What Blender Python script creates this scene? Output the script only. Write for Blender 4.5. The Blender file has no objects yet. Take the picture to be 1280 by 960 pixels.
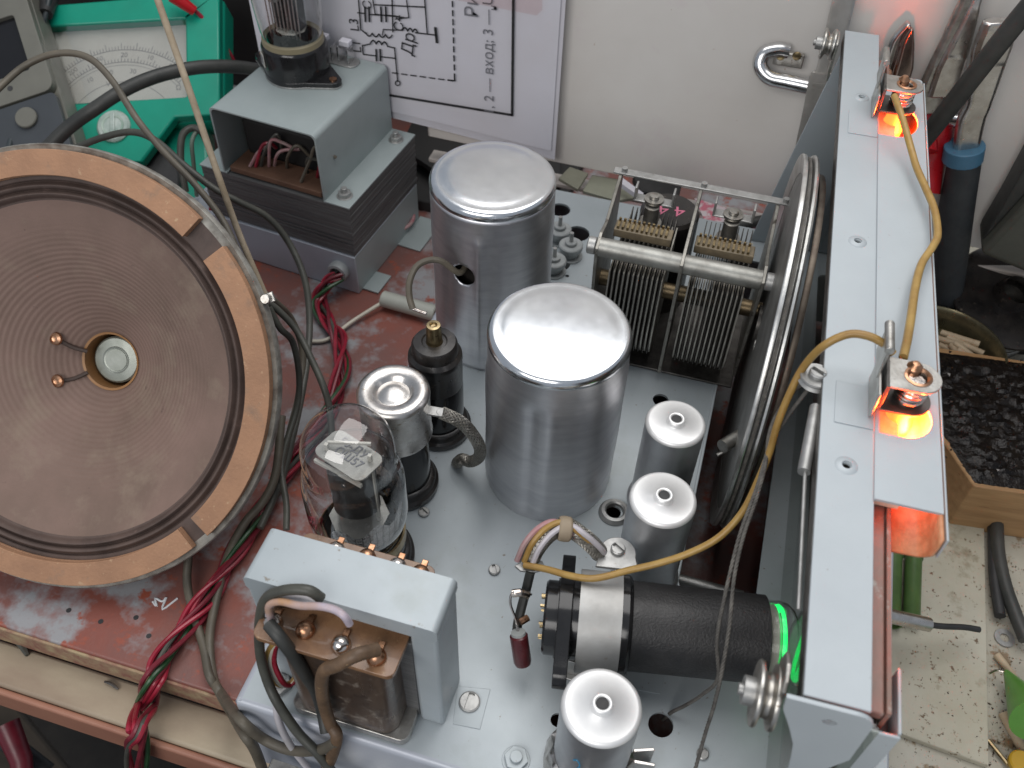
import bpy, bmesh, math, random
import numpy as np
from mathutils import Vector, Matrix, Euler
from mathutils import geometry as mgeo
random.seed(7)
K = 0.01                       # all lengths below are centimetres
PI = math.pi
# ------------------------------------------------------------------ camera
F = 1150.0; HC = 30.0          # focal length in pixels of a 1280 wide frame, camera height over the chassis plate
_d = np.array([-35, 1030, F]); _d = _d/np.linalg.norm(_d)
_y = np.array([510, -1267., F]); _y = _y-_d*(_y@_d); _y = _y/np.linalg.norm(_y)
_z = -_d; _x = np.cross(_y, _z)
R = np.stack([_x, _y, _z], 1)
CAM = np.array([0, 0, HC])
sc = bpy.context.scene
cd = bpy.data.cameras.new('camera'); cam = bpy.data.objects.new('camera', cd); sc.collection.objects.link(cam)
cd.sensor_width = 36; cd.lens = 36*F/1280; cd.clip_start = .01; cd.clip_end = 20
cam.matrix_world = Matrix(((R[0][0], -R[1][0], -R[2][0], 0), (R[0][1], -R[1][1], -R[2][1], 0),
                           (R[0][2], -R[1][2], -R[2][2], HC*K), (0, 0, 0, 1)))
cd.dof.use_dof = True; cd.dof.focus_distance = .34; cd.dof.aperture_fstop = 24
sc.camera = cam
# ------------------------------------------------------------------ world and lamps
W_ = bpy.data.worlds.new('World'); sc.world = W_; W_.use_nodes = True
W_.node_tree.nodes['Background'].inputs[0].default_value = (.80, .88, 1, 1)
W_.node_tree.nodes['Background'].inputs[1].default_value = .40
def area(name, loc, target, sx, sy, power, col):
    l = bpy.data.lights.new(name, 'AREA'); l.shape = 'RECTANGLE'; l.size = sx*K; l.size_y = sy*K
    l.energy = power; l.color = col
    o = bpy.data.objects.new(name, l); sc.collection.objects.link(o); o.location = Vector(loc)*K
    o.rotation_euler = (Vector(target)-Vector(loc)).to_track_quat('-Z', 'Y').to_euler(); return o
area('ceiling_lamp', (-6, 58, 100), (-6, 57, 0), 80, 95, 8.6, (1, .975, .95))
area('front_fill_light', (-22, -55, 62), (0, 44, 6), 70, 40, 4.6, (1, .97, .94))  # unseen fill light added in front to brighten the white wall
sc.view_settings.view_transform = 'Standard'; sc.view_settings.look = 'None'
sc.view_settings.exposure = -.1; sc.view_settings.gamma = 1
sc.render.engine = 'CYCLES'
sc.cycles.use_denoising = True; sc.cycles.max_bounces = 10; sc.cycles.transparent_max_bounces = 24
sc.cycles.caustics_reflective = False; sc.cycles.caustics_refractive = False

# ------------------------------------------------------------------ helpers
C = sc.collection
def U(px, py, z=None, x=None, y=None):
    r = R.T@np.array([(px-640)/F, (py-480)/F, 1.])
    t = x/r[0] if x is not None else (y/r[1] if y is not None else (z-HC)/r[2])
    return Vector(CAM+r*t)
def D(px, py, d):
    return Vector(CAM+R.T@np.array([(px-640)/F, (py-480)/F, 1.])*d)
def facing(px, py, d, roll=0, tilt=0, yaw=0):
    """frame at depth d: local x to the right, y up, z towards the viewer, then turned"""
    m = Matrix(((R[0][0], -R[1][0], -R[2][0]), (R[0][1], -R[1][1], -R[2][1]), (R[0][2], -R[1][2], -R[2][2])))
    m = m@Euler((math.radians(tilt), math.radians(yaw), 0)).to_matrix()@Euler((0, 0, math.radians(roll))).to_matrix()
    m = m.to_4x4(); m.translation = D(px, py, d); return m
def axisframe(o, z, up=(0, 0, 1)):
    z = Vector(z).normalized(); u = Vector(up)
    if abs(z.dot(u)) > .98: u = Vector((0, 1, 0))
    x = u.cross(z).normalized(); y = z.cross(x)
    m = Matrix((x, y, z)).transposed().to_4x4(); m.translation = Vector(o); return m
def T(x=0, y=0, z=0): return Matrix.Translation((x, y, z))
def RZ(a): return Matrix.Rotation(math.radians(a), 4, 'Z')
def RX(a): return Matrix.Rotation(math.radians(a), 4, 'X')
def RY(a): return Matrix.Rotation(math.radians(a), 4, 'Y')

class MB:
    def __init__(s): s.v = []; s.f = []
    def add(s, vs, fs, m=None):
        n = len(s.v)
        s.v += [tuple((m@Vector(p)) if m else p) for p in vs]
        s.f += [tuple(i+n for i in f) for f in fs]; return s
    def box(s, x0, x1, y0, y1, z0, z1, m=None):
        vs = [(x, y, z) for z in (z0, z1) for y in (y0, y1) for x in (x0, x1)]
        return s.add(vs, [(0, 2, 3, 1), (4, 5, 7, 6), (0, 1, 5, 4), (2, 6, 7, 3), (0, 4, 6, 2), (1, 3, 7, 5)], m)
    def lathe(s, prof, m=None, n=48, a0=0, a1=360, close=False):
        full = abs(a1-a0) >= 359.9
        k = n if full else n+1
        vs = []
        for i in range(k):
            a = math.radians(a0+(a1-a0)*i/n); c, q = math.cos(a), math.sin(a)
            vs += [(r*c, r*q, z) for r, z in prof]
        P = len(prof); fs = []
        for i in range(n):
            i2 = (i+1) % k
            for j in range(P if close else P-1):
                j2 = (j+1) % P
                a, b, c_, d = i*P+j, i2*P+j, i2*P+j2, i*P+j2
                if prof[j][0] < 1e-6 and prof[j2][0] < 1e-6: continue
                if prof[j][0] < 1e-6: fs.append((a, c_, d))
                elif prof[j2][0] < 1e-6: fs.append((a, b, d))
                else: fs.append((a, b, c_, d))
        if close and not full:
            fs.append(tuple(range(P-1, -1, -1))); fs.append(tuple((k-1)*P+j for j in range(P)))
        return s.add(vs, fs, m)
    def cyl(s, r, z0, z1, m=None, n=24, r2=None, ch=0):
        r2 = r if r2 is None else r2
        if ch: p = [(0, z0), (r-ch, z0), (r, z0+ch), (r2, z1-ch), (r2-ch, z1), (0, z1)]
        else: p = [(0, z0), (r, z0), (r2, z1), (0, z1)]
        return s.lathe(p, m, n)
    def rod(s, a, b, r, n=14, r2=None):
        a, b = Vector(a), Vector(b)
        return s.cyl(r, 0, (b-a).length, axisframe(a, b-a), n, r2)
    def tube(s, pts, r, n=10, caps=True):
        pts = [Vector(p) for p in pts]; N = len(pts); rr = r if callable(r) else (lambda t: r)
        t0 = (pts[1]-pts[0]).normalized(); u = t0.orthogonal().normalized(); vs = []
        for i, p in enumerate(pts):
            t = (pts[min(i+1, N-1)]-pts[max(i-1, 0)]).normalized()
            u = (u-t*u.dot(t)).normalized(); w = t.cross(u); q = rr(i/(N-1))
            for k in range(n):
                a = 2*PI*k/n; vs.append(tuple(p+(u*math.cos(a)+w*math.sin(a))*q))
        fs = [(i*n+k, i*n+(k+1) % n, (i+1)*n+(k+1) % n, (i+1)*n+k) for i in range(N-1) for k in range(n)]
        if caps: fs += [tuple(range(n-1, -1, -1)), tuple((N-1)*n+k for k in range(n))]
        return s.add(vs, fs)
    def prism(s, out, z0, z1, m=None):
        n = len(out); vs = [(x, y, z0) for x, y in out]+[(x, y, z1) for x, y in out]
        tri = mgeo.tessellate_polygon([[Vector((x, y, 0)) for x, y in out]])
        ar = sum(out[i][0]*out[(i+1) % n][1]-out[(i+1) % n][0]*out[i][1] for i in range(n))
        fs = []
        for t in tri:
            a, b, c = t
            cr = (out[b][0]-out[a][0])*(out[c][1]-out[a][1])-(out[b][1]-out[a][1])*(out[c][0]-out[a][0])
            if cr < 0: a, c = c, a
            fs += [(c, b, a), (a+n, b+n, c+n)]
        for i in range(n):
            j = (i+1) % n
            fs.append((i, j, j+n, i+n) if ar > 0 else (j, i, i+n, j+n))
        return s.add(vs, fs, m)
    def plate(s, out, holes, z0, z1, m=None):
        """flat sheet with real holes"""
        loops = [out]+holes; pl = [[Vector((x, y, 0)) for x, y in l] for l in loops]
        flat = [p for l in loops for p in l]; n = len(flat)
        tri = mgeo.tessellate_polygon(pl); fs = []
        for a, b, c in tri:
            cr = (flat[b][0]-flat[a][0])*(flat[c][1]-flat[a][1])-(flat[b][1]-flat[a][1])*(flat[c][0]-flat[a][0])
            if abs(cr) < 1e-9: continue
            if cr < 0: a, c = c, a
            fs += [(c, b, a), (a+n, b+n, c+n)]
        o = 0
        for li, l in enumerate(loops):
            k = len(l); ar = sum(l[i][0]*l[(i+1) % k][1]-l[(i+1) % k][0]*l[i][1] for i in range(k))
            pos = (ar > 0) == (li == 0)
            for i in range(k):
                a, b = o+i, o+(i+1) % k
                fs.append((a, b, b+n, a+n) if pos else (b, a, a+n, b+n))
            o += k
        return s.add([(x, y, z0) for x, y in flat]+[(x, y, z1) for x, y in flat], fs, m)

def arc(cx, cy, r, a0, a1, n=12, ry=None):
    ry = r if ry is None else ry
    return [(cx+r*math.cos(math.radians(a0+(a1-a0)*i/n)), cy+ry*math.sin(math.radians(a0+(a1-a0)*i/n))) for i in range(n+1)]
def circ(cx, cy, r, n=24): return arc(cx, cy, r, 0, 360, n)[:-1]
def rrect(x0, x1, y0, y1, r, n=4):
    return arc(x1-r, y0+r, r, -90, 0, n)+arc(x1-r, y1-r, r, 0, 90, n)+arc(x0+r, y1-r, r, 90, 180, n)+arc(x0+r, y0+r, r, 180, 270, n)
def smooth(pts, k=8):
    P = [Vector(p) for p in pts]; P = [P[0]*2-P[1]]+P+[P[-1]*2-P[-2]]; o = []
    for i in range(1, len(P)-2):
        for j in range(k):
            t = j/k; a, b, c, d = P[i-1], P[i], P[i+1], P[i+2]
            o.append(.5*((2*b)+(c-a)*t+(2*a-5*b+4*c-d)*t*t+(3*b-a-3*c+d)*t**3))
    o.append(P[-2]); return o
def wpath(pts, k=8):
    """(px, py, height) triples -> smooth path in the place"""
    return smooth([U(p[0], p[1], y=float(p[2][1:])) if isinstance(p[2], str) else U(p[0], p[1], p[2]) for p in pts], k)
def twist(path, ph, Rr, turns):
    N = len(path); u = None; o = []
    for i, p in enumerate(path):
        t = (path[min(i+1, N-1)]-path[max(i-1, 0)]).normalized()
        if u is None: u = t.orthogonal().normalized()
        u = (u-t*u.dot(t)).normalized(); w = t.cross(u); a = ph+2*PI*turns*i/(N-1)
        o.append(p+(u*math.cos(a)+w*math.sin(a))*Rr)
    return o
def dense(path, k):
    o = []
    for i in range(len(path)-1):
        for j in range(k): o.append(path[i].lerp(path[i+1], j/k))
    return o+[path[-1]]

def obj(name, mb, mat, parent=None, bevel=0, ang=35, flat=False, kind=None, label=None, seg=2):
    me = bpy.data.meshes.new(name)
    me.from_pydata([(a*K, b*K, c*K) for a, b, c in mb.v], [], mb.f)
    bm = bmesh.new(); bm.from_mesh(me); bmesh.ops.remove_doubles(bm, verts=bm.verts, dist=1e-7)
    bmesh.ops.recalc_face_normals(bm, faces=bm.faces); bm.to_mesh(me); bm.free()
    if not flat:
        me.polygons.foreach_set('use_smooth', [True]*len(me.polygons)); me.set_sharp_from_angle(angle=math.radians(ang))
    me.materials.append(mat); o = bpy.data.objects.new(name, me); C.objects.link(o)
    if parent: o.parent = parent
    if bevel:
        b = o.modifiers.new('bevel', 'BEVEL'); b.width = bevel*K; b.segments = seg; b.limit_method = 'ANGLE'; b.angle_limit = math.radians(40)
    if kind: o['kind'] = kind
    if label: o['label'] = label
    return o
def tag(o, label, cat, group=None):
    o['label'] = label; o['category'] = cat
    if group: o['group'] = group
    return o
def thing(name, label, cat, m=None, group=None):
    o = bpy.data.objects.new(name, None); C.objects.link(o); o.empty_display_size = .01
    if m is not None:
        if not isinstance(m, Matrix): m = Matrix.Translation(Vector(m))
        m = m.copy(); m.translation = m.translation*K; o.matrix_world = m
    return tag(o, label, cat, group)
def dup(root, loc=None, label=None, parent=None, mat=None):
    r = root.copy(); C.objects.link(r)
    if parent is not None: r.parent = parent
    if loc is not None: r.location = Vector(loc)*K
    if label: r['label'] = label
    for ch in list(root.children):
        dup(ch, parent=r)
    return r
def text(name, s, size, m, mat, parent=None, ext=.004, align='CENTER'):
    cu = bpy.data.curves.new(name, 'FONT'); cu.body = s; cu.size = size*K; cu.extrude = ext*K; cu.align_x = align; cu.align_y = 'CENTER'
    to = bpy.data.objects.new(name, cu); C.objects.link(to); dg = bpy.context.evaluated_depsgraph_get()
    me = bpy.data.meshes.new_from_object(to.evaluated_get(dg)); bpy.data.objects.remove(to)
    o = bpy.data.objects.new(name, me); C.objects.link(o); me.materials.clear(); me.materials.append(mat)
    m = m.copy(); m.translation = m.translation*K
    if parent: o.parent = parent; o.matrix_local = m
    else: o.matrix_world = m
    return o

# ------------------------------------------------------------------ materials
def M(name, c, c2=None, rough=.5, metal=0, scale=1.5, bump=0, bscale=8, spots=None, spots2=None, rv=.12, stretch=None,
      coat=0, bstretch=None, spec=.5, ramp=(.35, .65), bdist=.02, wave=None, detail=6):
    m = bpy.data.materials.new(name); m.use_nodes = True; N = m.node_tree.nodes; L = m.node_tree.links
    b = N['Principled BSDF']; b.inputs['Metallic'].default_value = metal; b.inputs['Coat Weight'].default_value = coat
    b.inputs['Specular IOR Level'].default_value = spec
    tc = N.new('ShaderNodeTexCoord'); oi = N.new('ShaderNodeObjectInfo'); mu = N.new('ShaderNodeMath'); mu.operation = 'MULTIPLY'
    mu.inputs[1].default_value = 23.; L.new(oi.outputs['Random'], mu.inputs[0])
    def noise(sca, st=None, det=detail, ro=.6, off=0):
        n = N.new('ShaderNodeTexNoise'); n.noise_dimensions = '4D'; n.inputs['Scale'].default_value = sca/K
        n.inputs['Detail'].default_value = det; n.inputs['Roughness'].default_value = ro
        mp = N.new('ShaderNodeMapping'); mp.inputs['Scale'].default_value = st or (1, 1, 1); mp.inputs['Location'].default_value = (off, off, off)
        L.new(tc.outputs['Object'], mp.inputs[0]); L.new(mp.outputs[0], n.inputs['Vector']); L.new(mu.outputs[0], n.inputs['W']); return n
    def rampn(src, a, b_, c0, c1):
        r = N.new('ShaderNodeValToRGB'); r.color_ramp.elements[0].position = a; r.color_ramp.elements[1].position = b_
        r.color_ramp.elements[0].color = (*c0, 1); r.color_ramp.elements[1].color = (*c1, 1); L.new(src, r.inputs[0]); return r
    c2 = c2 or tuple(x*.82 for x in c)
    n1 = noise(1/scale, stretch); col = rampn(n1.outputs['Fac'], ramp[0], ramp[1], c2, c).outputs[0]
    for k, sp in enumerate((spots, spots2)):
        if not sp: continue
        scol, size, th = sp[:3]; soft = sp[3] if len(sp) > 3 else .03
        ns = noise(1/size, sp[4] if len(sp) > 4 else None, 5, .65, 3.3+k*2); fr = rampn(ns.outputs['Fac'], th, th+soft, (0, 0, 0), (1, 1, 1))
        mx = N.new('ShaderNodeMixRGB'); L.new(fr.outputs[0], mx.inputs[0]); L.new(col, mx.inputs[1]); mx.inputs[2].default_value = (*scol, 1); col = mx.outputs[0]
    L.new(col, b.inputs['Base Color'])
    n2 = noise(3/scale, stretch, 5, .6, 1.7); mr = N.new('ShaderNodeMapRange'); L.new(n2.outputs['Fac'], mr.inputs[0])
    mr.inputs[3].default_value = max(.02, rough-rv); mr.inputs[4].default_value = min(1, rough+rv); L.new(mr.outputs[0], b.inputs['Roughness'])
    if bump:
        if wave:
            nb = N.new('ShaderNodeTexWave'); nb.inputs['Scale'].default_value = wave[0]/K; nb.inputs['Distortion'].default_value = wave[1]
            nb.bands_direction = wave[2] if len(wave) > 2 else 'DIAGONAL'; nb.inputs['Detail'].default_value = 2
            L.new(tc.outputs['Object'], nb.inputs['Vector'])
        else: nb = noise(bscale, bstretch, 4, .6, .9)
        bp = N.new('ShaderNodeBump'); bp.inputs['Strength'].default_value = bump; bp.inputs['Distance'].default_value = bdist*K
        L.new(nb.outputs['Fac'], bp.inputs['Height']); L.new(bp.outputs[0], b.inputs['Normal'])
    return m
def EM(name, col, s, base=None):
    m = bpy.data.materials.new(name); m.use_nodes = True; b = m.node_tree.nodes['Principled BSDF']
    b.inputs['Base Color'].default_value = (*(base or col), 1); b.inputs['Emission Color'].default_value = (*col, 1); b.inputs['Emission Strength'].default_value = s
    return m
def GLASS(name, tint=(.96, .97, .97), ior=1.5, boost=1.0):
    m = bpy.data.materials.new(name); m.use_nodes = True; N = m.node_tree.nodes; L = m.node_tree.links; N.clear()
    o = N.new('ShaderNodeOutputMaterial'); t = N.new('ShaderNodeBsdfTransparent'); t.inputs[0].default_value = (*tint, 1)
    g = N.new('ShaderNodeBsdfGlossy'); g.inputs['Roughness'].default_value = .02; f = N.new('ShaderNodeLayerWeight'); pw = N.new('ShaderNodeMath'); pw.operation = 'POWER'; pw.inputs[1].default_value = 4.0; L.new(f.outputs['Facing'], pw.inputs[0]); ad = N.new('ShaderNodeMath'); ad.operation = 'MULTIPLY_ADD'; ad.inputs[1].default_value = .75; ad.inputs[2].default_value = .045; L.new(pw.outputs[0], ad.inputs[0])
    mm = N.new('ShaderNodeMath'); mm.operation = 'MULTIPLY'; mm.inputs[1].default_value = boost; mm.use_clamp = True
    x = N.new('ShaderNodeMixShader'); L.new(ad.outputs[0], mm.inputs[0]); L.new(mm.outputs[0], x.inputs[0]); L.new(t.outputs[0], x.inputs[1]); L.new(g.outputs[0], x.inputs[2]); L.new(x.outputs[0], o.inputs[0])
    return m
paint = M('grey_paint', (.44, .485, .51), (.375, .42, .44), .42, .15, 4, .25, 14, spots=((.25, .23, .20), .25, .645, .04), spots2=((.34, .375, .37), 2.6, .56, .25), bdist=.01)
paint_hi = M('grey_paint_panel', (.46, .505, .53), (.41, .45, .475), .45, .1, 5, .3, 16, spots=((.3, .3, .3), .14, .68, .04), bdist=.01)
paint_box = M('lilac_grey_paint', (.46, .48, .54), (.40, .43, .47), .4, .15, 4, .2, 12, spots=((.22, .2, .18), .4, .72, .05), bdist=.01)
paint_hat = M('bracket_grey_paint', (.36, .41, .41), (.31, .36, .36), .42, .1, 3, .25, 16, bdist=.01, spots=((.2, .19, .18), .2, .75, .04))
alu = M('spun_aluminium', (.70, .70, .72), (.58, .58, .61), .41, 1, 1.6, .12, 3, stretch=(1, 1, 5), bstretch=(1, 1, 40), bdist=.006, spots=((.45, .45, .44), .5, .7, .05), rv=.08)
alu_lid = M('polished_aluminium', (.80, .82, .84), (.70, .72, .75), .2, 1, 1.2, .08, 6, bdist=.005, spots=((.6, .6, .6), .12, .72, .04), rv=.07)
alu_satin = M('satin_aluminium', (.88, .88, .87), (.80, .80, .80), .42, .45, .8, .12, 20, bdist=.004, spots=((.35, .34, .32), .08, .74, .02), rv=.06)
alu_side = M('dull_aluminium', (.66, .67, .69), (.54, .55, .57), .44, .95, 1.2, .1, 6, bstretch=(1, 1, 12), bdist=.006)
steel = M('worn_steel', (.55, .54, .51), (.34, .32, .29), .36, .95, .5, .35, 10, spots=((.16, .13, .10), .35, .63, .06), bdist=.02)
steel_dark = M('dark_tarnished_steel', (.17, .16, .15), (.08, .075, .07), .42, .8, .5, .3, 9, bdist=.02)
zinc = M('pale_zinc', (.46, .46, .45), (.34, .34, .33), .45, .75, .4, .3, 12, spots=((.3, .28, .25), .25, .66, .05), bdist=.02)
nickel = M('nickel_plate', (.72, .70, .68), (.50, .47, .44), .3, 1, .7, .35, 6, spots=((.35, .29, .22), .4, .64, .06), bdist=.01)
chrome = M('chrome_steel', (.70, .70, .70), (.5, .5, .5), .18, 1, 1, .05, 8, bdist=.01)
brass = M('aged_brass', (.46, .36, .20), (.25, .19, .11), .3, 1, .3, .2, 10, bdist=.01)
copper = M('solder_copper', (.62, .35, .22), (.35, .18, .10), .3, 1, .25, .3, 9, bdist=.02)
solder = M('shiny_solder', (.78, .74, .70), (.55, .45, .38), .18, 1, .3, .4, 5, bdist=.03, spots=((.5, .2, .08), .3, .6, .08))
lam = M('core_steel', (.17, .17, .168), (.085, .085, .087), .5, .15, .9, .5, 4, stretch=(.3, .3, 12), bstretch=(.4, .4, 16), bdist=.02, spots=((.36, .35, .34), .6, .66, .1, (.4, .4, 8)))
bake = M('black_bakelite', (.012, .012, .013), (.02, .02, .021), .16, 0, 1, .05, 6, rv=.06, spots=((.10, .09, .08), .35, .72, .1))
bake_d = M('dusty_bakelite', (.014, .013, .013), (.035, .03, .027), .3, 0, .7, .2, 8, rv=.1, spots=((.14, .115, .09), .3, .62, .1))
cloth_black = M('black_oilcloth', (.014, .014, .015), (.028, .027, .027), .45, 0, 1.2, .8, 12, bdist=.03, spots=((.12, .115, .11), .5, .72, .12), rv=.12)
rubber = M('black_rubber', (.02, .02, .021), (.035, .035, .036), .55, 0, 1, .3, 8)
rubber_g = M('grey_black_rubber', (.03, .032, .03), (.05, .05, .046), .5, 0, 1, .3, 8)
olive = M('olive_rubber', (.135, .115, .085), (.085, .075, .057), .5, 0, 1.2, .3, 6, spots=((.24, .19, .12), .5, .66, .1))
olive2 = M('dark_olive_rubber', (.085, .085, .07), (.05, .05, .042), .45, 0, 1.2, .3, 6, spots=((.2, .17, .12), .4, .68, .1))
twine = M('tan_twine', (.40, .33, .24), (.27, .21, .14), .8, 0, .6, .6, 10)
yellow = M('yellow_insulation', (.42, .27, .08), (.30, .17, .045), .38, 0, .8, .2, 6, spots=((.42, .33, .2), .4, .64, .1))
redw = M('crimson_insulation', (.36, .02, .045), (.22, .012, .025), .3, 0, 1, .1, 6)
greenw = M('green_insulation', (.025, .085, .03), (.015, .05, .02), .35, 0, 1, .1, 6)
pinkw = M('faded_pink_insulation', (.42, .16, .18), (.42, .30, .29), .45, 0, .5, .2, 6)
white_w = M('white_insulation', (.55, .52, .56), (.42, .40, .40), .4, 0, 1, .1, 6)
cream_w = M('cream_insulation', (.62, .58, .48), None, .45, 0, 1, .1, 6)
cloth_w = M('waxed_cloth_sleeve', (.17, .105, .06), (.09, .055, .032), .5, 0, .5, .6, 8, spots=((.3, .2, .1), .3, .64, .08))
braid = M('tinned_braid', (.42, .40, .36), (.2, .19, .17), .4, .9, .3, .6, 12)
cord_m = M('dial_cord_fibre', (.15, .14, .125), (.07, .065, .06), .7, 0, .3, .5, 20)
paper_w = M('white_paper', (.70, .69, .75), (.66, .64, .68), .75, 0, 6, .15, 2, spots=((.45, .42, .40), .25, .76, .06), bdist=.03)
ink = M('black_ink', (.02, .02, .022), None, .7)
ink_g = M('grey_ink', (.20, .20, .22), None, .7)
ink_l = M('pale_ink', (.30, .29, .28), None, .8)
wallm = M('stained_white_panel', (.78, .75, .71), (.71, .67, .625), .38, 0, 9, .12, 3, spots=((.52, .41, .34), .4, .665, .05), spots2=((.70, .62, .62), 3.0, .58, .25))
redboard = M('scuffed_red_paint', (.235, .075, .055), (.155, .088, .08), .45, 0, 4, .35, 5, spots=((.29, .29, .30), 3.2, .485, .12), spots2=((.29, .075, .045), 1.0, .575, .07), bdist=.04)
boardedge = M('gritty_board_edge', (.38, .29, .17), (.24, .10, .075), .7, 0, .6, .9, 6, bdist=.05)
ledgem = M('stained_cream_wood', (.42, .35, .25), (.28, .21, .15), .6, 0, 3, .4, 3, stretch=(.4, 1, 1), spots=((.12, .09, .06), .5, .72, .05), bdist=.03)
ledgef = M('brown_pink_varnish', (.36, .17, .11), (.28, .12, .08), .5, 0, 3, .2, 4)
floorm = M('dark_floor', (.045, .038, .03), (.015, .013, .012), .7, 0, 8, .4, 1)
beamm = M('grey_wood_beam', (.12, .095, .07), (.06, .048, .036), .7, 0, 4, .4, 2, stretch=(.3, 1, 1))
tilem = M('grimy_cream_board', (.50, .475, .39), (.40, .37, .28), .5, 0, 5, .35, 5, spots=((.24, .20, .13), 2.2, .575, .10), spots2=((.14, .09, .05), .30, .60, .05), bdist=.04)
tile2 = M('grimy_cream_tabletop', (.47, .45, .38), (.36, .33, .26), .5, 0, 4, .35, 5, spots=((.24, .17, .10), .8, .57, .07), spots2=((.08, .07, .05), .2, .61, .04), bdist=.04)
darkm = M('dark_shelf', (.012, .012, .012), (.02, .018, .017), .7, 0, 5)
gasket = M('tan_cork_board', (.43, .235, .135), (.33, .18, .105), .75, 0, 2.0, .9, 7, spots=((.25, .17, .12), 1.3, .56, .16), spots2=((.50, .33, .2), .25, .62, .08), bdist=.03)
gasket_e = gasket
conem = M('brown_paper_cone', (.25, .165, .135), (.17, .115, .09), .72, 0, 5, .35, 12, spots=((.27, .205, .155), 2.4, .54, .2), spots2=((.10, .065, .055), .5, .67, .08), bdist=.03)
surr = M('dark_cone_edge', (.115, .078, .065), (.065, .045, .038), .7, 0, 1.5, .4, 10, spots=((.2, .14, .12), .8, .62, .15))
rimm = M('chipped_grey_rim', (.38, .37, .33), (.16, .14, .12), .5, .3, .6, .3, 8)
green_p = M('green_plastic', (.005, .30, .20), (.004, .25, .165), .32, 0, 4, .1, 8)
grey_p = M('grey_plastic', (.15, .148, .125), (.12, .118, .10), .5, 0, 3, .15, 10)
grey_pd = M('slate_plastic', (.045, .052, .06), None, .5, 0, 3, .15, 10)
dialp = M('dial_paper', (.62, .60, .55), (.58, .55, .50), .6)
clear_k = M('pale_clear_knob', (.50, .56, .52), (.30, .38, .34), .12, 0, .5, .1, 4, coat=.6)
phen = M('phenolic_board', (.30, .165, .085), (.19, .10, .055), .3, 0, .7, .3, 6, spots=((.42, .27, .15), .3, .62, .08), coat=.3)
bobbin = M('varnished_winding_paper', (.105, .068, .045), (.05, .033, .024), .3, 0, 1.2, .3, 4, stretch=(1, 1, .3), spots=((.20, .165, .135), .5, .57, .12), spots2=((.03, .02, .016), .7, .56, .1), coat=.2)
brownin = M('brown_pressboard', (.20, .105, .065), (.13, .068, .042), .7, 0, 2, .3, 4)
maroon = M('maroon_resistor', (.085, .012, .015), (.05, .008, .01), .3, 0, .6, .1, 6, coat=.2)
cer_grey = M('grey_ceramic', (.36, .38, .37), None, .5)
trim_m = M('pale_grey_trimmer', (.42, .44, .44), (.32, .34, .34), .5, .3, .4, .2, 10)
greenres = M('green_enamel', (.085, .16, .045), (.06, .115, .035), .38, 0, 1, .15, 6)
greencone = M('bright_green_plastic', (.10, .28, .045), None, .35)
woodm = M('pine_block', (.42, .25, .115), (.30, .17, .075), .6, 0, .8, .3, 4, stretch=(.25, 2.5, 2.5), spots=((.22, .11, .05), .5, .62, .06, (.2, 3, 3)))
tar = M('burnt_rosin_crust', (.006, .005, .005), (.014, .010, .008), .2, 0, .5, .8, 3, spec=.22, bdist=.12, spots=((.20, .095, .04), .35, .68, .04), rv=.1)
tarchip = M('rosin_chip', (.05, .03, .018), (.015, .012, .01), .12, 0, .3, .4, 6)
tinm = M('olive_brass_tin', (.26, .23, .14), (.15, .13, .08), .3, .8, 1, .2, 8)
tan = M('tan_paper', (.48, .38, .23), (.38, .29, .17), .6)
stick_m = M('pale_stick', (.50, .40, .27), (.38, .28, .18), .6)
pinkt = M('pink_tip', (.60, .12, .13), None, .6)
redpl = M('red_handle_plastic', (.50, .012, .02), (.4, .01, .015), .3)
bluep = M('blue_band', (.08, .21, .33), None, .5)
charcoal = M('charcoal_grip', (.03, .034, .038), (.045, .05, .052), .6, 0, .7, .3, 8)
boxgrey = M('grey_metal_case', (.105, .108, .09), (.075, .078, .066), .45, .2, 2, .5, 12, bdist=.04)
pinkpaint = M('pink_marker', (.75, .20, .32), None, .5)
bluemark = M('blue_marker', (.06, .30, .50), None, .5)
chalk = M('white_scratch', (.72, .74, .76), None, .6)
mica = M('mica_plate', (.62, .60, .55), (.5, .48, .43), .3, .1, .5, .1, 8)
getter = M('silver_getter', (.80, .78, .76), (.5, .42, .42), .15, 1, .4, .8, 3, bdist=.1)
anode = M('grey_anode', (.05, .052, .055), (.09, .09, .09), .4, .5, .7)
glass = GLASS('tube_glass', (.965, .97, .965), 1.5, 2.3)
glass_d = GLASS('smoky_glass', (.80, .79, .76), 1.5, 1.7)
glow_o = EM('orange_lamp_glow', (1, .12, .02), 3.6)
glow_g = EM('green_target_glow', (.02, 1, .18), 1.5, (.01, .3, .06))
glassg = GLASS('dial_glass', (.75, .78, .74), 1.5, 1.3)
inner_o = M('cream_reflector_enamel', (.75, .60, .48), (.62, .42, .30), .5, 0, .4, .6, 10, spots=((.4, .12, .05), .12, .66, .05))

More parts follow.
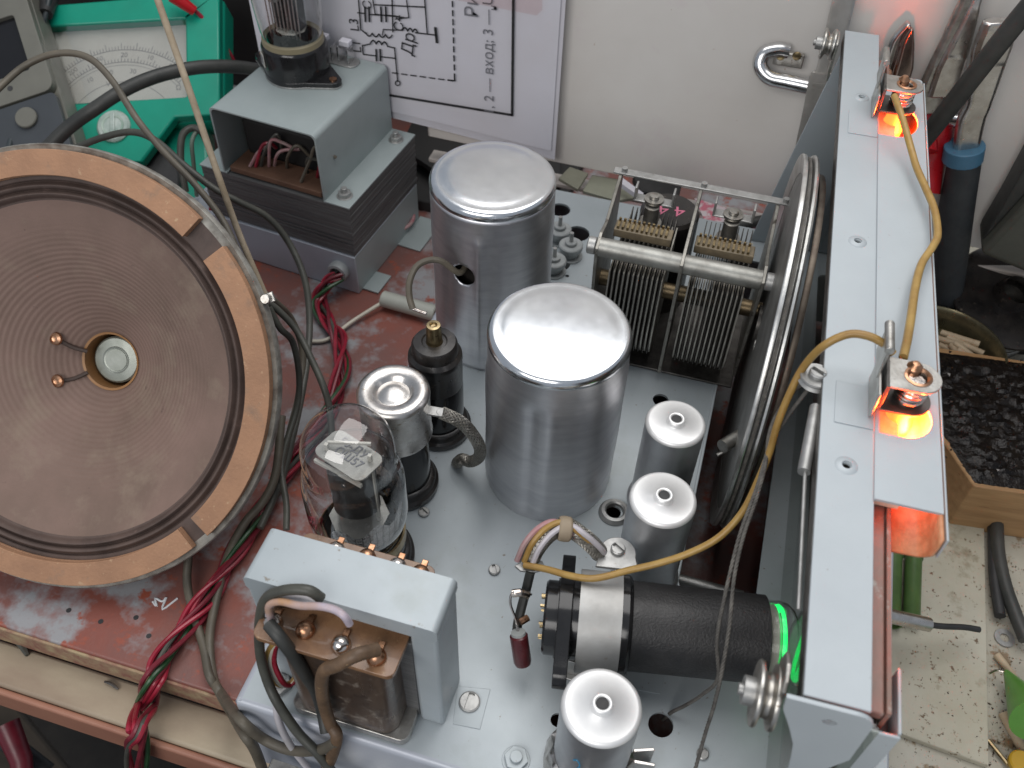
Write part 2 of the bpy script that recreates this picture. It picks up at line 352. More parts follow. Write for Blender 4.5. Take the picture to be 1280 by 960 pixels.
# ------------------------------------------------------------------ setting
def struct(name, mb, mat, **k):
    return obj(name, mb, mat, kind='structure', **k)
m = MB(); m.box(-90, 11.0, 11.55, 90, -8, -6)
bo = struct('red_workbench_top', m, redboard, bevel=.12)
m = MB(); m.box(-90, 11.0, 11.43, 11.56, -7.4, -6.1); struct('workbench_edge_strip', m, boardedge, bevel=.05)
m = MB(); m.box(-90, 11.0, 9.75, 11.5, -9.2, -7.6); struct('workbench_ledge', m, ledgem, bevel=.15)
m = MB(); m.box(-90, 11.0, 9.45, 9.74, -9.5, -7.75); struct('workbench_front_strip', m, ledgef, bevel=.12)
m = MB(); m.box(-150, 150, -100, 150, -72, -70); struct('floor', m, floorm)
m = MB(); m.box(-60, 30, -8, -2, -50, -44, RZ(-24)); struct('floor_beam', m, beamm, bevel=.3)
m = MB(); m.box(-20.5, -9.4, 43.4, 60, -5.98, -5.2); struct('dark_gap_cover', m, darkm, bevel=.1)  # dark sheet added over the red bench to make the gap black
m = MB(); m.box(11.02, 60, -20, 90, -8, -6.6); struct('cream_tabletop', m, tile2, bevel=.1)
m = MB(); m.box(-120, 60, 75, 77, -10, 14); struct('dark_back_wall', m, darkm)
m = MB(); m.box(-120, -17.2, 53, 70, -6, 16); struct('dark_shelf', m, darkm, bevel=.2)
bp_ = U(700, 208, y=44.0); z_l = bp_.z; z_r = U(965, 272, y=44.0).z
m = MB()
m.prism([(-17.6, z_l+.3), (40, z_l+.3-(z_l-z_r)*57/13.0*.25), (40, 29), (-17.6, 29)], 0, 1.0, Matrix(((1, 0, 0, 0), (0, 0, 1, 44), (0, 1, 0, 0), (0, 0, 0, 1))))
struct('white_wall_panel', m, wallm, bevel=.12)
m = MB(); m.box(-17.6, 40, 43.9, 44.9, z_r-.75, z_r-.45); struct('wall_panel_trim', m, M('trim_offwhite', (.55, .5, .46), None, .5), bevel=.08)
# cream mat lying on the right hand tabletop
m = MB()
q = [U(1090, 660, -6.3), U(1100, 915, -6.3), U(1236, 957, -6.3), U(1224, 660, -6.3)]
m.prism([(p.x, p.y) for p in [q[1]+Vector((-4, .6, 0)), q[2], q[3]+Vector((.8, 20, 0)), q[0]+Vector((-4, 20, 0))]], -6.6, -6.3)
tag(obj('soldering_mat', m, tilem, bevel=.04), 'grimy cream board speckled with burn marks, lying right of the radio', 'work mat')

# ------------------------------------------------------------------ radio chassis
X0, X1, Y0, Y1 = -11.7, 9.2, 9.65, 40.2
H = lambda px, py, r, n=20: circ(U(px, py, 0).x, U(px, py, 0).y, r, n)
cut = rrect(1.62, 4.44, 18.2, 37.6, .3)
holes = [cut, H(826, 906, .42), H(697, 900, .24, 12), H(766, 640, .32), H(800, 612, .12, 10), H(571, 578, .22, 14),
         H(709, 345, .1, 8), H(826, 500, .35), H(700, 262, .55), H(722, 292, .62), H(700, 330, .5)]
ch = thing('radio_chassis', 'pale grey painted steel radio chassis plate carrying tubes and cans', 'chassis', (0, 0, 0))
m = MB(); m.plate([(X0+.12, Y0+.12), (X1, Y0+.12), (X1, Y1), (X0+.12, Y1)], holes, -.12, 0)
obj('top_plate', m, paint, ch, ang=25)
m = MB(); m.lathe([(.0, 0)]*2, n=3); m = MB()
fl = [(0, 0)]+[]
def flange(x0, y0, x1, y1, out):
    # rounded folded edge and hanging side sheet
    a, b = Vector((x0, y0, 0)), Vector((x1, y1, 0)); d = (b-a); o = Vector(out)
    prof = [(.12, .0), (.05, -.005), (-.0, -.03), (-.08, -.09), (-.115, -.2), (-.12, -5.4), (-.02, -5.4), (-.02, -.25), (.12, -.13)]
    vs = []
    for e in (a, b):
        for u, z in prof: vs.append(tuple(e-o*u+Vector((0, 0, z))))
    n = len(prof); fs = [(i, (i+1) % n, (i+1) % n+n, i+n) for i in range(n)]+[tuple(range(n)), tuple(range(2*n-1, n-1, -1))]
    return MB().add(vs, fs)
obj('front_flange', flange(X0, Y0, X1, Y0, (0, -1, 0)), paint_box, ch, ang=60)
obj('side_flange', flange(X0, Y0, X0, Y1, (-1, 0, 0)), paint_box, ch, ang=60)
obj('side_flange', flange(X1, Y0, X1, Y1, (1, 0, 0)), paint_box, ch, ang=60)
obj('rear_flange', flange(X0, Y1, X1, Y1, (0, 1, 0)), paint_box, ch, ang=60)
m = MB(); m.box(1.50, 1.62, 18.1, 37.6, -1.6, .06); m.box(1.62, 4.44, 18.08, 18.2, -1.6, .04)
obj('cutout_lip', m, paint, ch, bevel=.03)
m = MB(); m.rod((1.7, 19.2, -2.2), (3.3, 18.5, -3.6), .35); m.rod((1.6, 20.5, -3.2), (4.4, 20.5, -3.2), .25)
obj('tuning_shaft', m, zinc, ch)
# screws
def screw_mesh(r=.21, h=.1):
    a = MB()
    n = 20; 
    a.lathe([(0, h*.35), (r*.0, h*.35), (r*.98, h*.35)], n=n)
    a.lathe([(r, 0), (r, h*.8), (r*.8, h*1.1), (r*.8, h*.35)], n=n)
    for s in (-1, 1):
        pts = [(x, y) for x, y in arc(0, 0, r*.86, -70, 70, 10)] if s > 0 else [(x, y) for x, y in arc(0, 0, r*.86, 110, 250, 10)]
        a.prism(pts, h*.3, h*1.1)
    return a
scr = None
def screw(px, py, z=0, r=.21, rot=0, parent=None, mat=zinc):
    p = U(px, py, z); o = obj('screw', screw_mesh(r), mat, parent, ang=30); o.location = (p.x*K, p.y*K, z*K); o.rotation_euler[2] = math.radians(rot); return o
for px, py, r, a in ((618, 713, .22, 30), (530, 641, .22, 60), (569, 547, .2, 20), (878, 943, .2, -20), (587, 878, .36, 0)):
    screw(px, py, .02, r, a, ch)
p = U(645, 950, 0)
m = MB(); m.prism(circ(0, 0, .40, 6), 0, .2, T(p.x, p.y, 0)); m.cyl(.2, .2, .34, T(p.x, p.y, 0), 16)
m.cyl(.46, 0, .03, T(p.x, p.y, 0), 24); obj('hex_nut', m, paint, ch, bevel=.03)
p = U(350, 857, 0); m = MB(); m.prism(circ(0, 0, .42, 6), 0, .25, T(p.x, p.y, 0)); m.cyl(.2, .25, .5, T(p.x, p.y, 0), 14); obj('hex_nut', m, zinc, ch, bevel=.03)
for px, py, r0, r1 in ((768, 641, .34, .62), (712, 818, .30, .60)):
    p = U(px, py, 0); m = MB(); m.lathe([(r0, -.1), (r0, .16), (r0+.06, .22), (r1-.1, .2), (r1, .06), (r1, 0)], T(p.x, p.y, 0), 32); obj('grommet', m, zinc, ch)
# flush square sheet marks
for pts in (((566, 905), (572, 858), (613, 862), (600, 912)),):
    q = [U(a, b, 0) for a, b in pts]; m = MB(); m.prism([(v.x, v.y) for v in q], .004, .03); obj('fixing_tab', m, paint, ch, bevel=.01)
q = [U(a, b, 0) for a, b in ((740, 853), (825, 868), (838, 815), (760, 800))]; m = MB(); m.prism([(v.x, v.y) for v in q], .004, .03); obj('patch_plate', m, paint, ch, bevel=.01)

# ------------------------------------------------------------------ screening cans
def can(name, label, loc, r, h, flutes, hole=None):
    t = thing(name, label, 'metal can', loc)
    n = 144; prof = [(0, -.02)]
    rows = 40; zs = [h-.35-(h-.35)*i/rows for i in range(rows+1)]
    vs = []; fs = []
    for j, z in enumerate(zs):
        for i in range(n):
            a = 2*PI*i/n; rr = r
            for (fa, fw, dep, z0, z1) in flutes:
                da = (math.degrees(a)-fa+180) % 360-180
                f = math.exp(-(da/fw)**2); k = min(1, max(0, (z1-z)/.3))*min(1, max(0, (z-z0)/.3))
                rr += dep*f*k
            rr += .012*math.sin(3*a+j*.3)*(1 if z < h-1 else 0)
            vs.append((rr*math.cos(a), rr*math.sin(a), z))
    for j in range(rows):
        for i in range(n): fs.append((j*n+i, (j+1)*n+i, (j+1)*n+(i+1) % n, j*n+(i+1) % n))
    body = MB().add(vs, fs)
    o = obj('body', body, alu, t, ang=60)
    if hole:
        so = o.modifiers.new('shell', 'SOLIDIFY'); so.thickness = .06*K; so.offset = -1
        ha, hz, hw, hh = hole
        cu = MB(); mm = axisframe((r*math.cos(math.radians(ha)), r*math.sin(math.radians(ha)), hz), (math.cos(math.radians(ha)), math.sin(math.radians(ha)), 0))
        cu.prism([(x, y) for x, y in arc(0, 0, hw, 0, 360, 32, hh)][:-1], -1, 1, mm)
        c = obj('cutter', cu, alu, t)
        bo_ = o.modifiers.new('cut', 'BOOLEAN'); bo_.object = c; bo_.solver = 'EXACT'
        bpy.context.view_layer.update()
        me = bpy.data.meshes.new_from_object(o.evaluated_get(bpy.context.evaluated_depsgraph_get()))
        o.modifiers.clear(); o.data = me; bpy.data.objects.remove(c)
        m = MB(); m.cyl(r*.72, 0, h*.9, n=32); obj('coil_former', m, bake_d, t)
    lid = MB(); pr = [(0, h+.10)]
    for k in range(1, 10): rr = (r-.30)*k/9; pr.append((rr, h+.10-.07*(k/9)**2-.03*(k == 9)))
    pr += [(r-.20, h+.015), (r-.1, h-.02), (r-.03, h-.09), (r+.005, h-.2), (r+.012, h-.36), (r-.02, h-.40)]
    lid.lathe(pr, n=96); obj('lid', lid, alu_lid, t, ang=70)
    return t
c1 = U(700, 411, 8.0); c2 = U(616, 219, 8.6)
can('screening_can', 'larger-looking front aluminium can in mid chassis with bright dished lid', (c1.x, c1.y, 0), 2.48, 8.0,
    [(-95, 5, -.09, .0, 6.6), (-80, 6, .05, 0, 6.6), (10, 6, .05, 0, 6.8), (-160, 8, .05, 0, 6.5), (-40, 14, .03, 0, 6.8)])
can('screening_can', 'rear aluminium can with oval side hole and grid lead, under the pinned paper', (c2.x, c2.y, 0), 2.5, 8.6,
    [(-84, 4.5, .09, .0, 7.4), (-66, 6, .05, 0, 7.2), (-120, 6, -.05, 0, 5.5), (20, 8, .05, 0, 7)], hole=(-100, 5.35, .50, .50))
# grid lead of rear can
hp = Vector((c2.x, c2.y, 5.45))+Vector((math.cos(math.radians(-104)), math.sin(math.radians(-104)), 0))*2.3
pth = smooth([hp+Vector((.1, .4, 0)), hp+Vector((-.05, -.3, .05)), U(553, 327, 6.1), U(537, 325, 6.2), U(521, 333, 6.1), U(512, 352, 5.8), U(512, 372, 5.3), U(516, 386, 5.0)])
g = thing('grid_lead', 'short olive lead curling from the rear can hole towards brass tube cap', 'wire', tuple(pth[0]))
off = pth[0].copy()
loc = lambda P, o=None: [p-(o if o is not None else off) for p in P]
obj('insulation', MB().tube(loc(pth), .13), olive, g)
m = MB(); m.rod(loc([pth[-1]])[0], loc([U(533, 392, 5.0)])[0], .07); obj('solder_tip', m, solder, g)

# ------------------------------------------------------------------ small electrolytic cans
def smallcan(label, px, py, h, r, clamp=False):
    p = U(px, py, h); t = thing('capacitor_can', label, 'capacitor', (p.x, p.y, 0), 'small aluminium capacitor cans')
    m = MB(); m.lathe([(r*.97, 0), (r, .05), (r, h-.16)], n=64); obj('body', m, alu_side, t, ang=60)
    m = MB(); m.lathe([(r, h-.17), (r-.01, h-.1), (r-.06, h-.03), (r-.14, h), (.36, h-.01), (.33, h+.05), (.30, h+.18), (.24, h+.2), (.19, h+.18), (.18, h+.1), (0, h+.1)], n=64)
    l = obj('lid', m, alu_satin, t, ang=70)
    m = MB(); m.lathe([(.185, h+.1), (.17, h+.17), (0, h+.19)], n=24); obj('rubber_plug', m, rubber, l)
    m = MB(); m.lathe([(r+.12, 0), (r+.12, .12), (r+.02, .2), (r+.02, .32), (r, .33)], n=48); obj('base_ring', m, alu_side, t)
    return t
smallcan('rear of two small capacitor cans beside the dial drum', 845, 527, 4.8, 1.08)
smallcan('small capacitor can between front big can and black sleeve, by the cutout', 829.5, 622, 4.9, 1.12)
t3 = smallcan('small capacitor can at the near chassis edge with blue pen mark and crimped collar', 752.5, 882, 4.6, 1.16)
m = MB()
N_ = 60; pr = []
vs = []; fs = []
for i in range(N_):
    a = 2*PI*i/N_; w = .05*math.sin(a*15)+.03*math.sin(a*7)
    for (rr, z) in ((1.17, 1.15), (1.27+w, 1.1), (1.38+w, .5), (1.45, .0)): vs.append((rr*math.cos(a), rr*math.sin(a), z))
for i in range(N_):
    for j in range(3): fs.append((i*4+j, ((i+1) % N_)*4+j, ((i+1) % N_)*4+j+1, i*4+j+1))
obj('clamp_collar', MB().add(vs, fs), nickel, t3, ang=60)
for s in (0, 1):
    m = MB(); m.box(1.35, 2.0, -.05, .05, .1, 1.0, RZ(20-s*14)); obj('clamp_ear', m, nickel, t3, bevel=.02)
pts = []
for (a, z) in ((-112, 2.9), (-106, 3.05), (-101, 2.8), (-104, 2.45), (-109, 2.1), (-108, 1.95), (-101, 1.9), (-96, 1.6)):
    pts.append(Vector((1.165*math.cos(math.radians(a)), 1.165*math.sin(math.radians(a)), z)))
obj('pen_mark', MB().tube(smooth(pts, 6), .025, 6), bluemark, t3)

# ------------------------------------------------------------------ tubes left of the cans
def octal_base(t, r, h):
    m = MB(); m.lathe([(0, 0), (r+.22, 0), (r+.28, .1), (r+.28, .32), (r+.18, .42), (r+.16, .6), (r+.1, .68), (r-.02, .72)], n=56); obj('socket_ring', m, bake_d, t)
    m = MB(); m.lathe([(r-.02, .7), (r, .85), (r, h-.2), (r-.04, h)], n=56); obj('base', m, bake, t)
p = U(491, 485, 5.7)
ta = thing('metal_capped_tube', 'radio tube with dull nickel screening cap and braided lead', 'radio tube', (p.x, p.y, 0))
octal_base(ta, 1.13, 3.6)
m = MB(); m.lathe([(1.3, 3.35), (1.31, 3.4), (1.28, 3.45), (1.28, 5.3), (1.31, 5.38), (1.3, 5.5), (1.2, 5.62), (1.08, 5.66), (.75, 5.62), (.66, 5.5), (.58, 5.42), (.48, 5.46), (.3, 5.56), (.12, 5.58), (0, 5.57)], n=64)
obj('screening_cap', m, nickel, ta, ang=60)
e = U(555, 512, 5.0); e0 = Vector((p.x, p.y, 0)); q = e-e0; q.z = 0; q.normalize()
m = MB(); mm = Matrix((q, Vector((0, 0, 1)).cross(q), Vector((0, 0, 1)))).transposed().to_4x4()
m.box(1.2, 1.75, -.2, .2, 4.75, 4.85, mm); m.cyl(.2, 4.74, 4.86, mm@T(1.75, 0, 0), 20); obj('cap_lug', m, zinc, ta, bevel=.02)
def braided(name, label, pts, Rb=.17, strands=10):
    P = dense(smooth(pts, 10), 2); o0 = P[0].copy(); P = [a-o0 for a in P]; t = thing(name, label, 'wire', tuple(o0))
    L_ = sum((P[i+1]-P[i]).length for i in range(len(P)-1))
    obj('core', MB().tube(P, Rb*.85, 12), steel_dark, t)
    for s in (1, -1):
        m = MB()
        for k in range(strands): m.tube(twist(P, 2*PI*k/strands, Rb, s*L_*.55), Rb*.2, 5)
        obj('braid', m, braid, t)
    return t
braided('braided_lead', 'tinned braided screen lead hooking from metal-capped tube down into chassis hole',
        [e0+q*1.75+Vector((0, 0, 4.8)), U(575, 527, 4.4), U(590, 542, 3.6), U(600, 560, 2.6), U(598, 572, 1.6), U(588, 577, 1.0), U(578, 574, .8), U(572, 578, .3), U(571, 580, -.6)], .2, 10)
p = U(543, 427, 5.1)
tb = thing('black_tube', 'black painted radio tube with brass top cap, beside the rear can', 'radio tube', (p.x, p.y, 0))
octal_base(tb, 1.05, 2.9)
m = MB(); m.lathe([(1.03, 2.9), (1.04, 3.0), (1.04, 4.2), (1.06, 4.25), (1.04, 4.45), (.9, 4.6), (.88, 5.0), (.80, 5.12), (.5, 5.16), (.45, 5.1), (.3, 5.12), (0, 5.12)], n=56); obj('envelope', m, bake_d, tb)
m = MB(); m.lathe([(.33, 5.12), (.31, 5.2), (.28, 5.9), (.26, 5.98), (.15, 5.99), (.11, 5.9), (0, 5.88)], n=32); obj('top_cap', m, brass, tb)
p = Vector((-9.68, 15.95, 0))
tg = thing('glass_rectifier_tube', 'large clear glass tube with grey anode behind output transformer', 'radio tube', tuple(p))
Rg = 1.72
octal_base(tg, 1.5, 1.7)
m = MB(); m.lathe([(1.52, 1.5), (1.56, 1.6), (1.56, 2.1), (1.5, 2.15)], n=48); obj('base_band', m, brass, tg)
pr = [(1.45, 2.1), (1.55, 2.5), (Rg, 3.2), (Rg+.02, 4.2), (Rg, 5.0), (1.64, 5.5), (1.53, 5.8), (1.52, 6.1), (1.53, 6.5), (1.46, 7.0), (1.27, 7.4), (.92, 7.75), (.48, 7.92), (0, 7.97)]
prs = [(v.x, v.y) for v in smooth([(a, b, 0) for a, b in pr], 4)]; prs[-1] = (0, prs[-1][1])
obj('glass_bulb', MB().lathe(prs, n=72), glass, tg, ang=80)
m = MB(); m.prism(rrect(-1.05, 1.05, -.62, .62, .3), 6.25, 6.32, RZ(-20)); m.prism(circ(0, 0, 1.05, 8), 2.85, 2.92, RZ(20)); obj('mica_spacer', m, M('grey_mica', (.36, .355, .33), (.26, .255, .24), .25, .2, .5, .1, 8), tg)
m = MB(); m.prism(arc(0, 0, .8, 0, 360, 24, .62)[:-1], 3.5, 6.0, RZ(20)); obj('anode', m, anode, tg)
m = MB(); m.box(-.95, .95, -.05, .05, 5.95, 6.1, RZ(-15)@T(0, -.6, 0)); m.box(-.7, .7, -.04, .04, 6.5, 6.6, RZ(15)@T(0, .3, 0)); m.box(-.06, .06, -.06, .06, 2, 6.6, T(.75, 0, 0)); m.box(-.06, .06, -.06, .06, 2, 6.6, T(-.75, 0, 0)); obj('support_strap', m, mica, tg)
m = MB()
for k in range(26):
    a = k/26*PI*1.35-1.7; m.add([(1.38*math.cos(a), 1.38*math.sin(a), 2.5+.15*math.sin(k*2.1)), (1.38*math.cos(a+.15), 1.38*math.sin(a+.15), 2.5+.15*math.sin(k*2.1+2)), (1.58*math.cos(a+.15), 1.58*math.sin(a+.15), 4.0+.25*math.sin(k*1.3+1.3)), (1.58*math.cos(a), 1.58*math.sin(a), 4.0+.25*math.sin(k*1.3))], [(0, 1, 2, 3)])
obj('getter_patch', m, getter, tg)
for k, s in enumerate(('50-ДУ', 'ОШ57')):
    text('printed_mark', s, .42, T(.05, .3-k*.42, 6.34)@RZ(-20), ink_g, tg)

# ------------------------------------------------------------------ output transformer
ot = thing('output_transformer', 'output transformer with grey channel bracket and brown paper winding', 'transformer', (-7.75, 11.68, 0))
x0, x1, ya, yb, zt = -2.98, 2.92, -.85, .88, 6.6
m = MB()
sec = [(x0, zt-.75), (x0, zt-.18), (x0+.18, zt), (x1-.18, zt), (x1, zt-.18), (x1, zt-.75), (x1-.1, zt-.75)] 
m.prism(rrect(x0, x1, zt-.7, zt, .2, 5), ya, yb, Matrix(((1, 0, 0, 0), (0, 0, 1, 0), (0, 1, 0, 0), (0, 0, 0, 1))))
obj('bracket_top', m, paint, ot, bevel=.16, seg=4)
for xa, xb in ((x0+.02, x0+.85), (x1-.85, x1-.02)):
    m = MB(); m.box(xa, xb, ya+.01, yb-.01, 0.0, zt-.6); obj('bracket_leg', m, paint, ot, bevel=.12, seg=3)
m = MB(); m.box(-2.1, 2.05, ya+.1, yb-.1, .1, zt-1.45); obj('laminated_core', m, lam, ot, bevel=.03)
# winding: rounded block sticking out in front
m = MB()
m.prism(rrect(-1.85, 1.6, -1.8, 1.6, .5, 6), .45, 5.15); obj('winding', m, bobbin, ot, bevel=.08)
m = MB(); m.prism(rrect(-2.05, 2.0, -1.86, -.6, .3, 4), .05, .42); obj('bobbin_cheek', m, steel, ot, bevel=.05)
m = MB(); m.prism(rrect(-2.4, 1.95, -1.95, 1.75, .25, 4), 5.16, 5.36); bc = obj('terminal_board', m, phen, ot, bevel=.04)
for i, (x, y) in enumerate(((-1.95, -1.4), (-.95, -1.35), (.2, -1.45), (1.3, -1.5), (-1.2, 1.35), (-.2, 1.4), (.8, 1.38), (1.55, 1.36))):
    m = MB(); m.lathe([(.27, 0), (.29, .08), (.25, .2), (.14, .31), (0, .34)], T(x, y, 5.36), 20); obj('solder_joint', m, solder if i % 2 == 0 else copper, bc)
    m = MB(); m.box(x-.1, x+.1, y, y+.5, 5.36, 5.44); obj('terminal_lug', m, copper, bc, bevel=.02)

# ------------------------------------------------------------------ magic eye tube lying in its clamp
ea = U(684, 771, 2.15); eb = U(965, 800, 2.35)
ex = (eb-ea).normalized(); me_ = thing('magic_eye_tube', 'tuning eye tube lying in black oilcloth sleeve, green glowing tip towards dial', 'radio tube', axisframe(ea, ex))
Lh = (eb-ea).length
m = MB(); m.lathe([(1.28, .55), (1.3, .6), (1.3, 2.5)], n=56); obj('base', m, bake, me_)
m = MB(); m.lathe([(1.62, 2.3), (1.64, 2.4), (1.64, 2.6), (1.55, 2.7), (1.4, 2.74)], n=56); obj('base_rim', m, bake, me_)
m = MB(); m.lathe([(1.4, 2.74), (1.46, 2.73), (1.45, 2.9), (1.42, Lh-.3), (1.36, Lh-.28), (1.33, Lh-.7)], n=64); sl = obj('cloth_sleeve', m, cloth_black, me_, ang=60)
m = MB(); pts_ = []
m.lathe([(1.66, 0), (1.66, Lh-2.4)], T(0, 0, 2.4), 2, 0, 1)
m = MB(); m.box(-.02, .55, 1.40, 1.46, 2.5, Lh-.1, RZ(195)); obj('sleeve_seam', m, cloth_black, me_, bevel=.02)
m = MB(); m.lathe([(1.27, Lh-2), (1.28, Lh+.15), (1.22, Lh+.42), (1.05, Lh+.62), (.7, Lh+.72), (0, Lh+.74)], n=56); obj('glass_tip', m, glass, me_, ang=80)
m = MB(); m.lathe([(0, Lh-.25), (1.12, Lh-.25), (1.15, Lh-.2), (1.12, Lh+.02), (.95, Lh+.12), (.6, Lh+.05), (0, Lh-.02)], n=48); obj('target_cup', m, mica, me_)
m = MB(); m.lathe([(1.15, Lh+.10), (1.17, Lh+.17), (1.1, Lh+.25), (.9, Lh+.25)], n=48); obj('target', m, glow_g, me_)
m = MB()
for k in range(3): m.box(1.18, 1.215, -.08, .08, Lh-.12, Lh+.1, RZ(196+k*18))
obj('tab', m, nickel, me_)
# socket
m = MB(); m.lathe([(0, -.1), (1.15, -.1), (1.22, -.02), (1.22, .3), (1.3, .3), (1.3, .62)], n=48); sk = obj('socket', m, bake, me_)
m = MB(); oval = []
for i in range(48):
    a = 2*PI*i/48; c_, s_ = math.cos(a), math.sin(a)
    rr = 1.42 + 1.05*max(0, abs(s_)-.45)**1.1*1.9
    oval.append((rr*c_ if abs(c_) < .99 else 1.42*c_, rr*s_))
fa = 15
ov = [(1.4*math.cos(a), 1.4*math.sin(a)) for a in [math.radians(-40+80*i/10) for i in range(11)]]+arc(0, 2.05, .5, 10, 170, 8)+[(1.4*math.cos(a), 1.4*math.sin(a)) for a in [math.radians(140+80*i/10) for i in range(11)]]+arc(0, -2.05, .5, 190, 350, 8)
m.plate(ov, [circ(0, 2.08, .2, 14), circ(0, -2.08, .2, 14)], .35, .8, RZ(82)); obj('socket_flange', m, bake, me_, bevel=.05)
m = MB()
for k in range(8):
    a = 2*PI*k/8; m.box(.66, .76, -.035, .035, -.24, -.05, RZ(k*45))
obj('pin_contact', m, brass, me_)
# clamp band
m = MB(); m.lathe([(1.64, 1.05), (1.67, 1.02), (1.67, 2.38), (1.64, 2.36)], n=64, close=True)
obj('clamp_band', m, M('satin_clamp_aluminium', (.47, .47, .46), (.38, .375, .36), .5, .5, 1, .2, 8, spots=((.3, .26, .2), .4, .68, .1)), me_, ang=60)
inv = axisframe(ea, ex).inverted()
sp = inv@U(772, 692, 3.2)
q = inv.to_3x3()@Vector((0, 0, 1))
m = MB(); mm = T(*sp)@Matrix.Identity(4); ez = (inv.to_3x3()@Vector((0, 0, 1))).normalized(); e1 = Vector((0, 0, 1)); e1 = (e1-ez*e1.dot(ez)).normalized(); e2 = ez.cross(e1)
mm = Matrix((e1, e2, ez)).transposed().to_4x4(); mm.translation = sp
m.prism(arc(0, 0, .62, -10, 190, 12)+[(-.72, -.6), (.72, -.6)], -.06, .06, mm@RZ(0)); obj('clamp_ear', m, zinc, me_, bevel=.03)
sm = screw_mesh(.25, .14); m = MB(); m.add(sm.v, sm.f, mm@T(.0, .1, .06)@RZ(50)); obj('screw', m, zinc, me_)
for xx, zz in ((.0, .95), (.0, 1.8)):
    pass
# saddle under clamp
m = MB(); pz = ea+ex*1.4
md = thing('clamp_saddle', 'grey steel saddle under the tuning eye clamp', 'bracket', (pz.x, pz.y, 0))
m.box(-.65, .65, -1.2, 1.2, 0, .1); m.box(-.6, .6, -1.0, -.9, .1, 1.0); m.box(-.6, .6, .9, 1.0, .1, 1.0); obj('saddle', m, zinc, md, bevel=.03)
# resistor and leads at the socket
rt = U(649, 795, 1.6); rb = U(652, 822, 1.0)
a_, b_ = U(648, 792, 2.1), U(653, 826, 1.2)
rs = thing('maroon_resistor', 'maroon cylindrical resistor hanging from the black tube socket', 'resistor', tuple(a_))
m = MB(); L0 = (b_-a_).length; m.lathe([(0, 0), (.22, 0), (.30, .08), (.30, L0), (.26, L0+.12), (0, L0+.14)], axisframe((0, 0, 0), b_-a_), 28); obj('body', m, maroon, rs)
m = MB(); m.lathe([(0, -.08), (.24, -.06), (.25, .06), (.25, .2)], axisframe((0, 0, 0), b_-a_), 24); obj('end_cap', m, cer_grey, rs)
o0 = a_.copy()
m = MB(); m.tube(loc(smooth([a_, U(645, 775, 2.3), U(638, 755, 2.8), U(641, 741, 3.2), U(655, 742, 3.0), U(664, 743, 2.8)]), o0), .045, 8); obj('lead', m, solder, rs)
m = MB(); m.tube(loc(smooth([U(640, 742, 3.1), U(650, 741, 3.1), U(660, 744, 2.9)]), o0), .14, 10); obj('solder_blob', m, solder, rs)
m = MB(); m.tube(loc(smooth([U(663, 715, 3.3), U(657, 740, 2.6), U(648, 775, 2.0), U(646, 790, 1.7)]), o0), .16, 10); obj('sleeve', m, rubber_g, rs)
m = MB(); m.tube(loc([U(650, 778, 2.2), U(660, 772, 2.2)], o0), .12, 8); obj('terminal', m, copper, rs)
m = MB(); q = [U(a, b, 3.25) for a, b in ((643, 708), (652, 702), (678, 702), (682, 712), (668, 716), (650, 714))]
m.prism([(v.x-o0.x, v.y-o0.y) for v in q], 3.2-o0.z, 3.3-o0.z); obj('tag_plate', m, zinc, rs, bevel=.02)
# braided bundle arching over flange
P = [U(655, 705, 3.3), U(665, 683, 3.9), U(682, 664, 4.3), U(702, 656, 4.4), U(722, 668, 4.2), U(738, 682, 3.7), U(745, 690, 3.3)]
bl = braided('braided_harness', 'arched braided screen bundle tied with tape above the black tube socket', [p+Vector((.12, .15, -.25)) for p in P], .26, 14)
o0 = (P[0]+Vector((.12, .15, -.25)))
for mt, dx, dz in ((pinkw, -.25, .05), (yellow, .0, .15), (white_w, .28, .1)):
    m = MB(); m.tube(loc(smooth([p+Vector((dx, -.05*dx, dz)) for p in P]), o0), .10, 8); obj('wire', m, mt, bl)
m = MB(); m.lathe([(.36, -.22), (.41, -.2), (.43, 0), (.41, .2), (.36, .22)], axisframe(U(706, 661, 4.25)-o0, P[4]-P[2]), 24); m.v = [tuple(v) for v in m.v]; obj('tape_band', m, M('tan_cloth_tape', (.34, .27, .19), None, .6, bump=.4), bl, bevel=.06)

# ------------------------------------------------------------------ variable capacitor
vc = thing('variable_capacitor', 'two-gang variable capacitor with rows of thin steel plates and round front bar', 'capacitor', (0, 0, 0))
YZ = lambda x: Matrix(((0, 0, 1, x), (1, 0, 0, 0), (0, 1, 0, 0), (0, 0, 0, 1)))     # prism (y,z) extruded along x
for x, lab in ((-4.42, 0), (-.98, 1), (2.22, 2)):
    o_ = [(29.3, .1), (32.9, .1), (33.2, 6.9), (32.9, 6.9), (30.4, 6.2), (29.3, 6.5), (28.6, 6.2), (28.65, 5.2)] if lab != 1 else [(28.1, .5), (31.5, .1), (33.2, 6.9), (32.8, 6.9), (29.4, 6.6), (28.45, 6.35), (28.5, 5.3)]
    m = MB(); m.prism(o_, -.07, .07, YZ(x)); obj('frame_plate', m, M('grimy_frame_steel', (.34, .33, .30), (.2, .19, .17), .45, .8, .6, .4, 9, spots=((.08, .07, .06), .4, .58, .08)) if lab == 0 else bpy.data.materials['grimy_frame_steel'], vc, bevel=.02)
m = MB(); m.rod((-4.35, 28.95, 6.05), (2.15, 28.95, 6.05), .40, 32); obj('front_bar', m, M('dull_bar_metal', (.38, .38, .355), (.25, .245, .225), .48, .8, .6, .3, 10), vc, ang=40)
for xa, xb in ((-4.85, -4.5), (2.3, 2.68)):
    m = MB(); m.cyl(.36, 0, xb-xa, axisframe((xa, 28.95, 6.05), (1, 0, 0)), 28, ch=.04); obj('bar_end', m, zinc, vc)
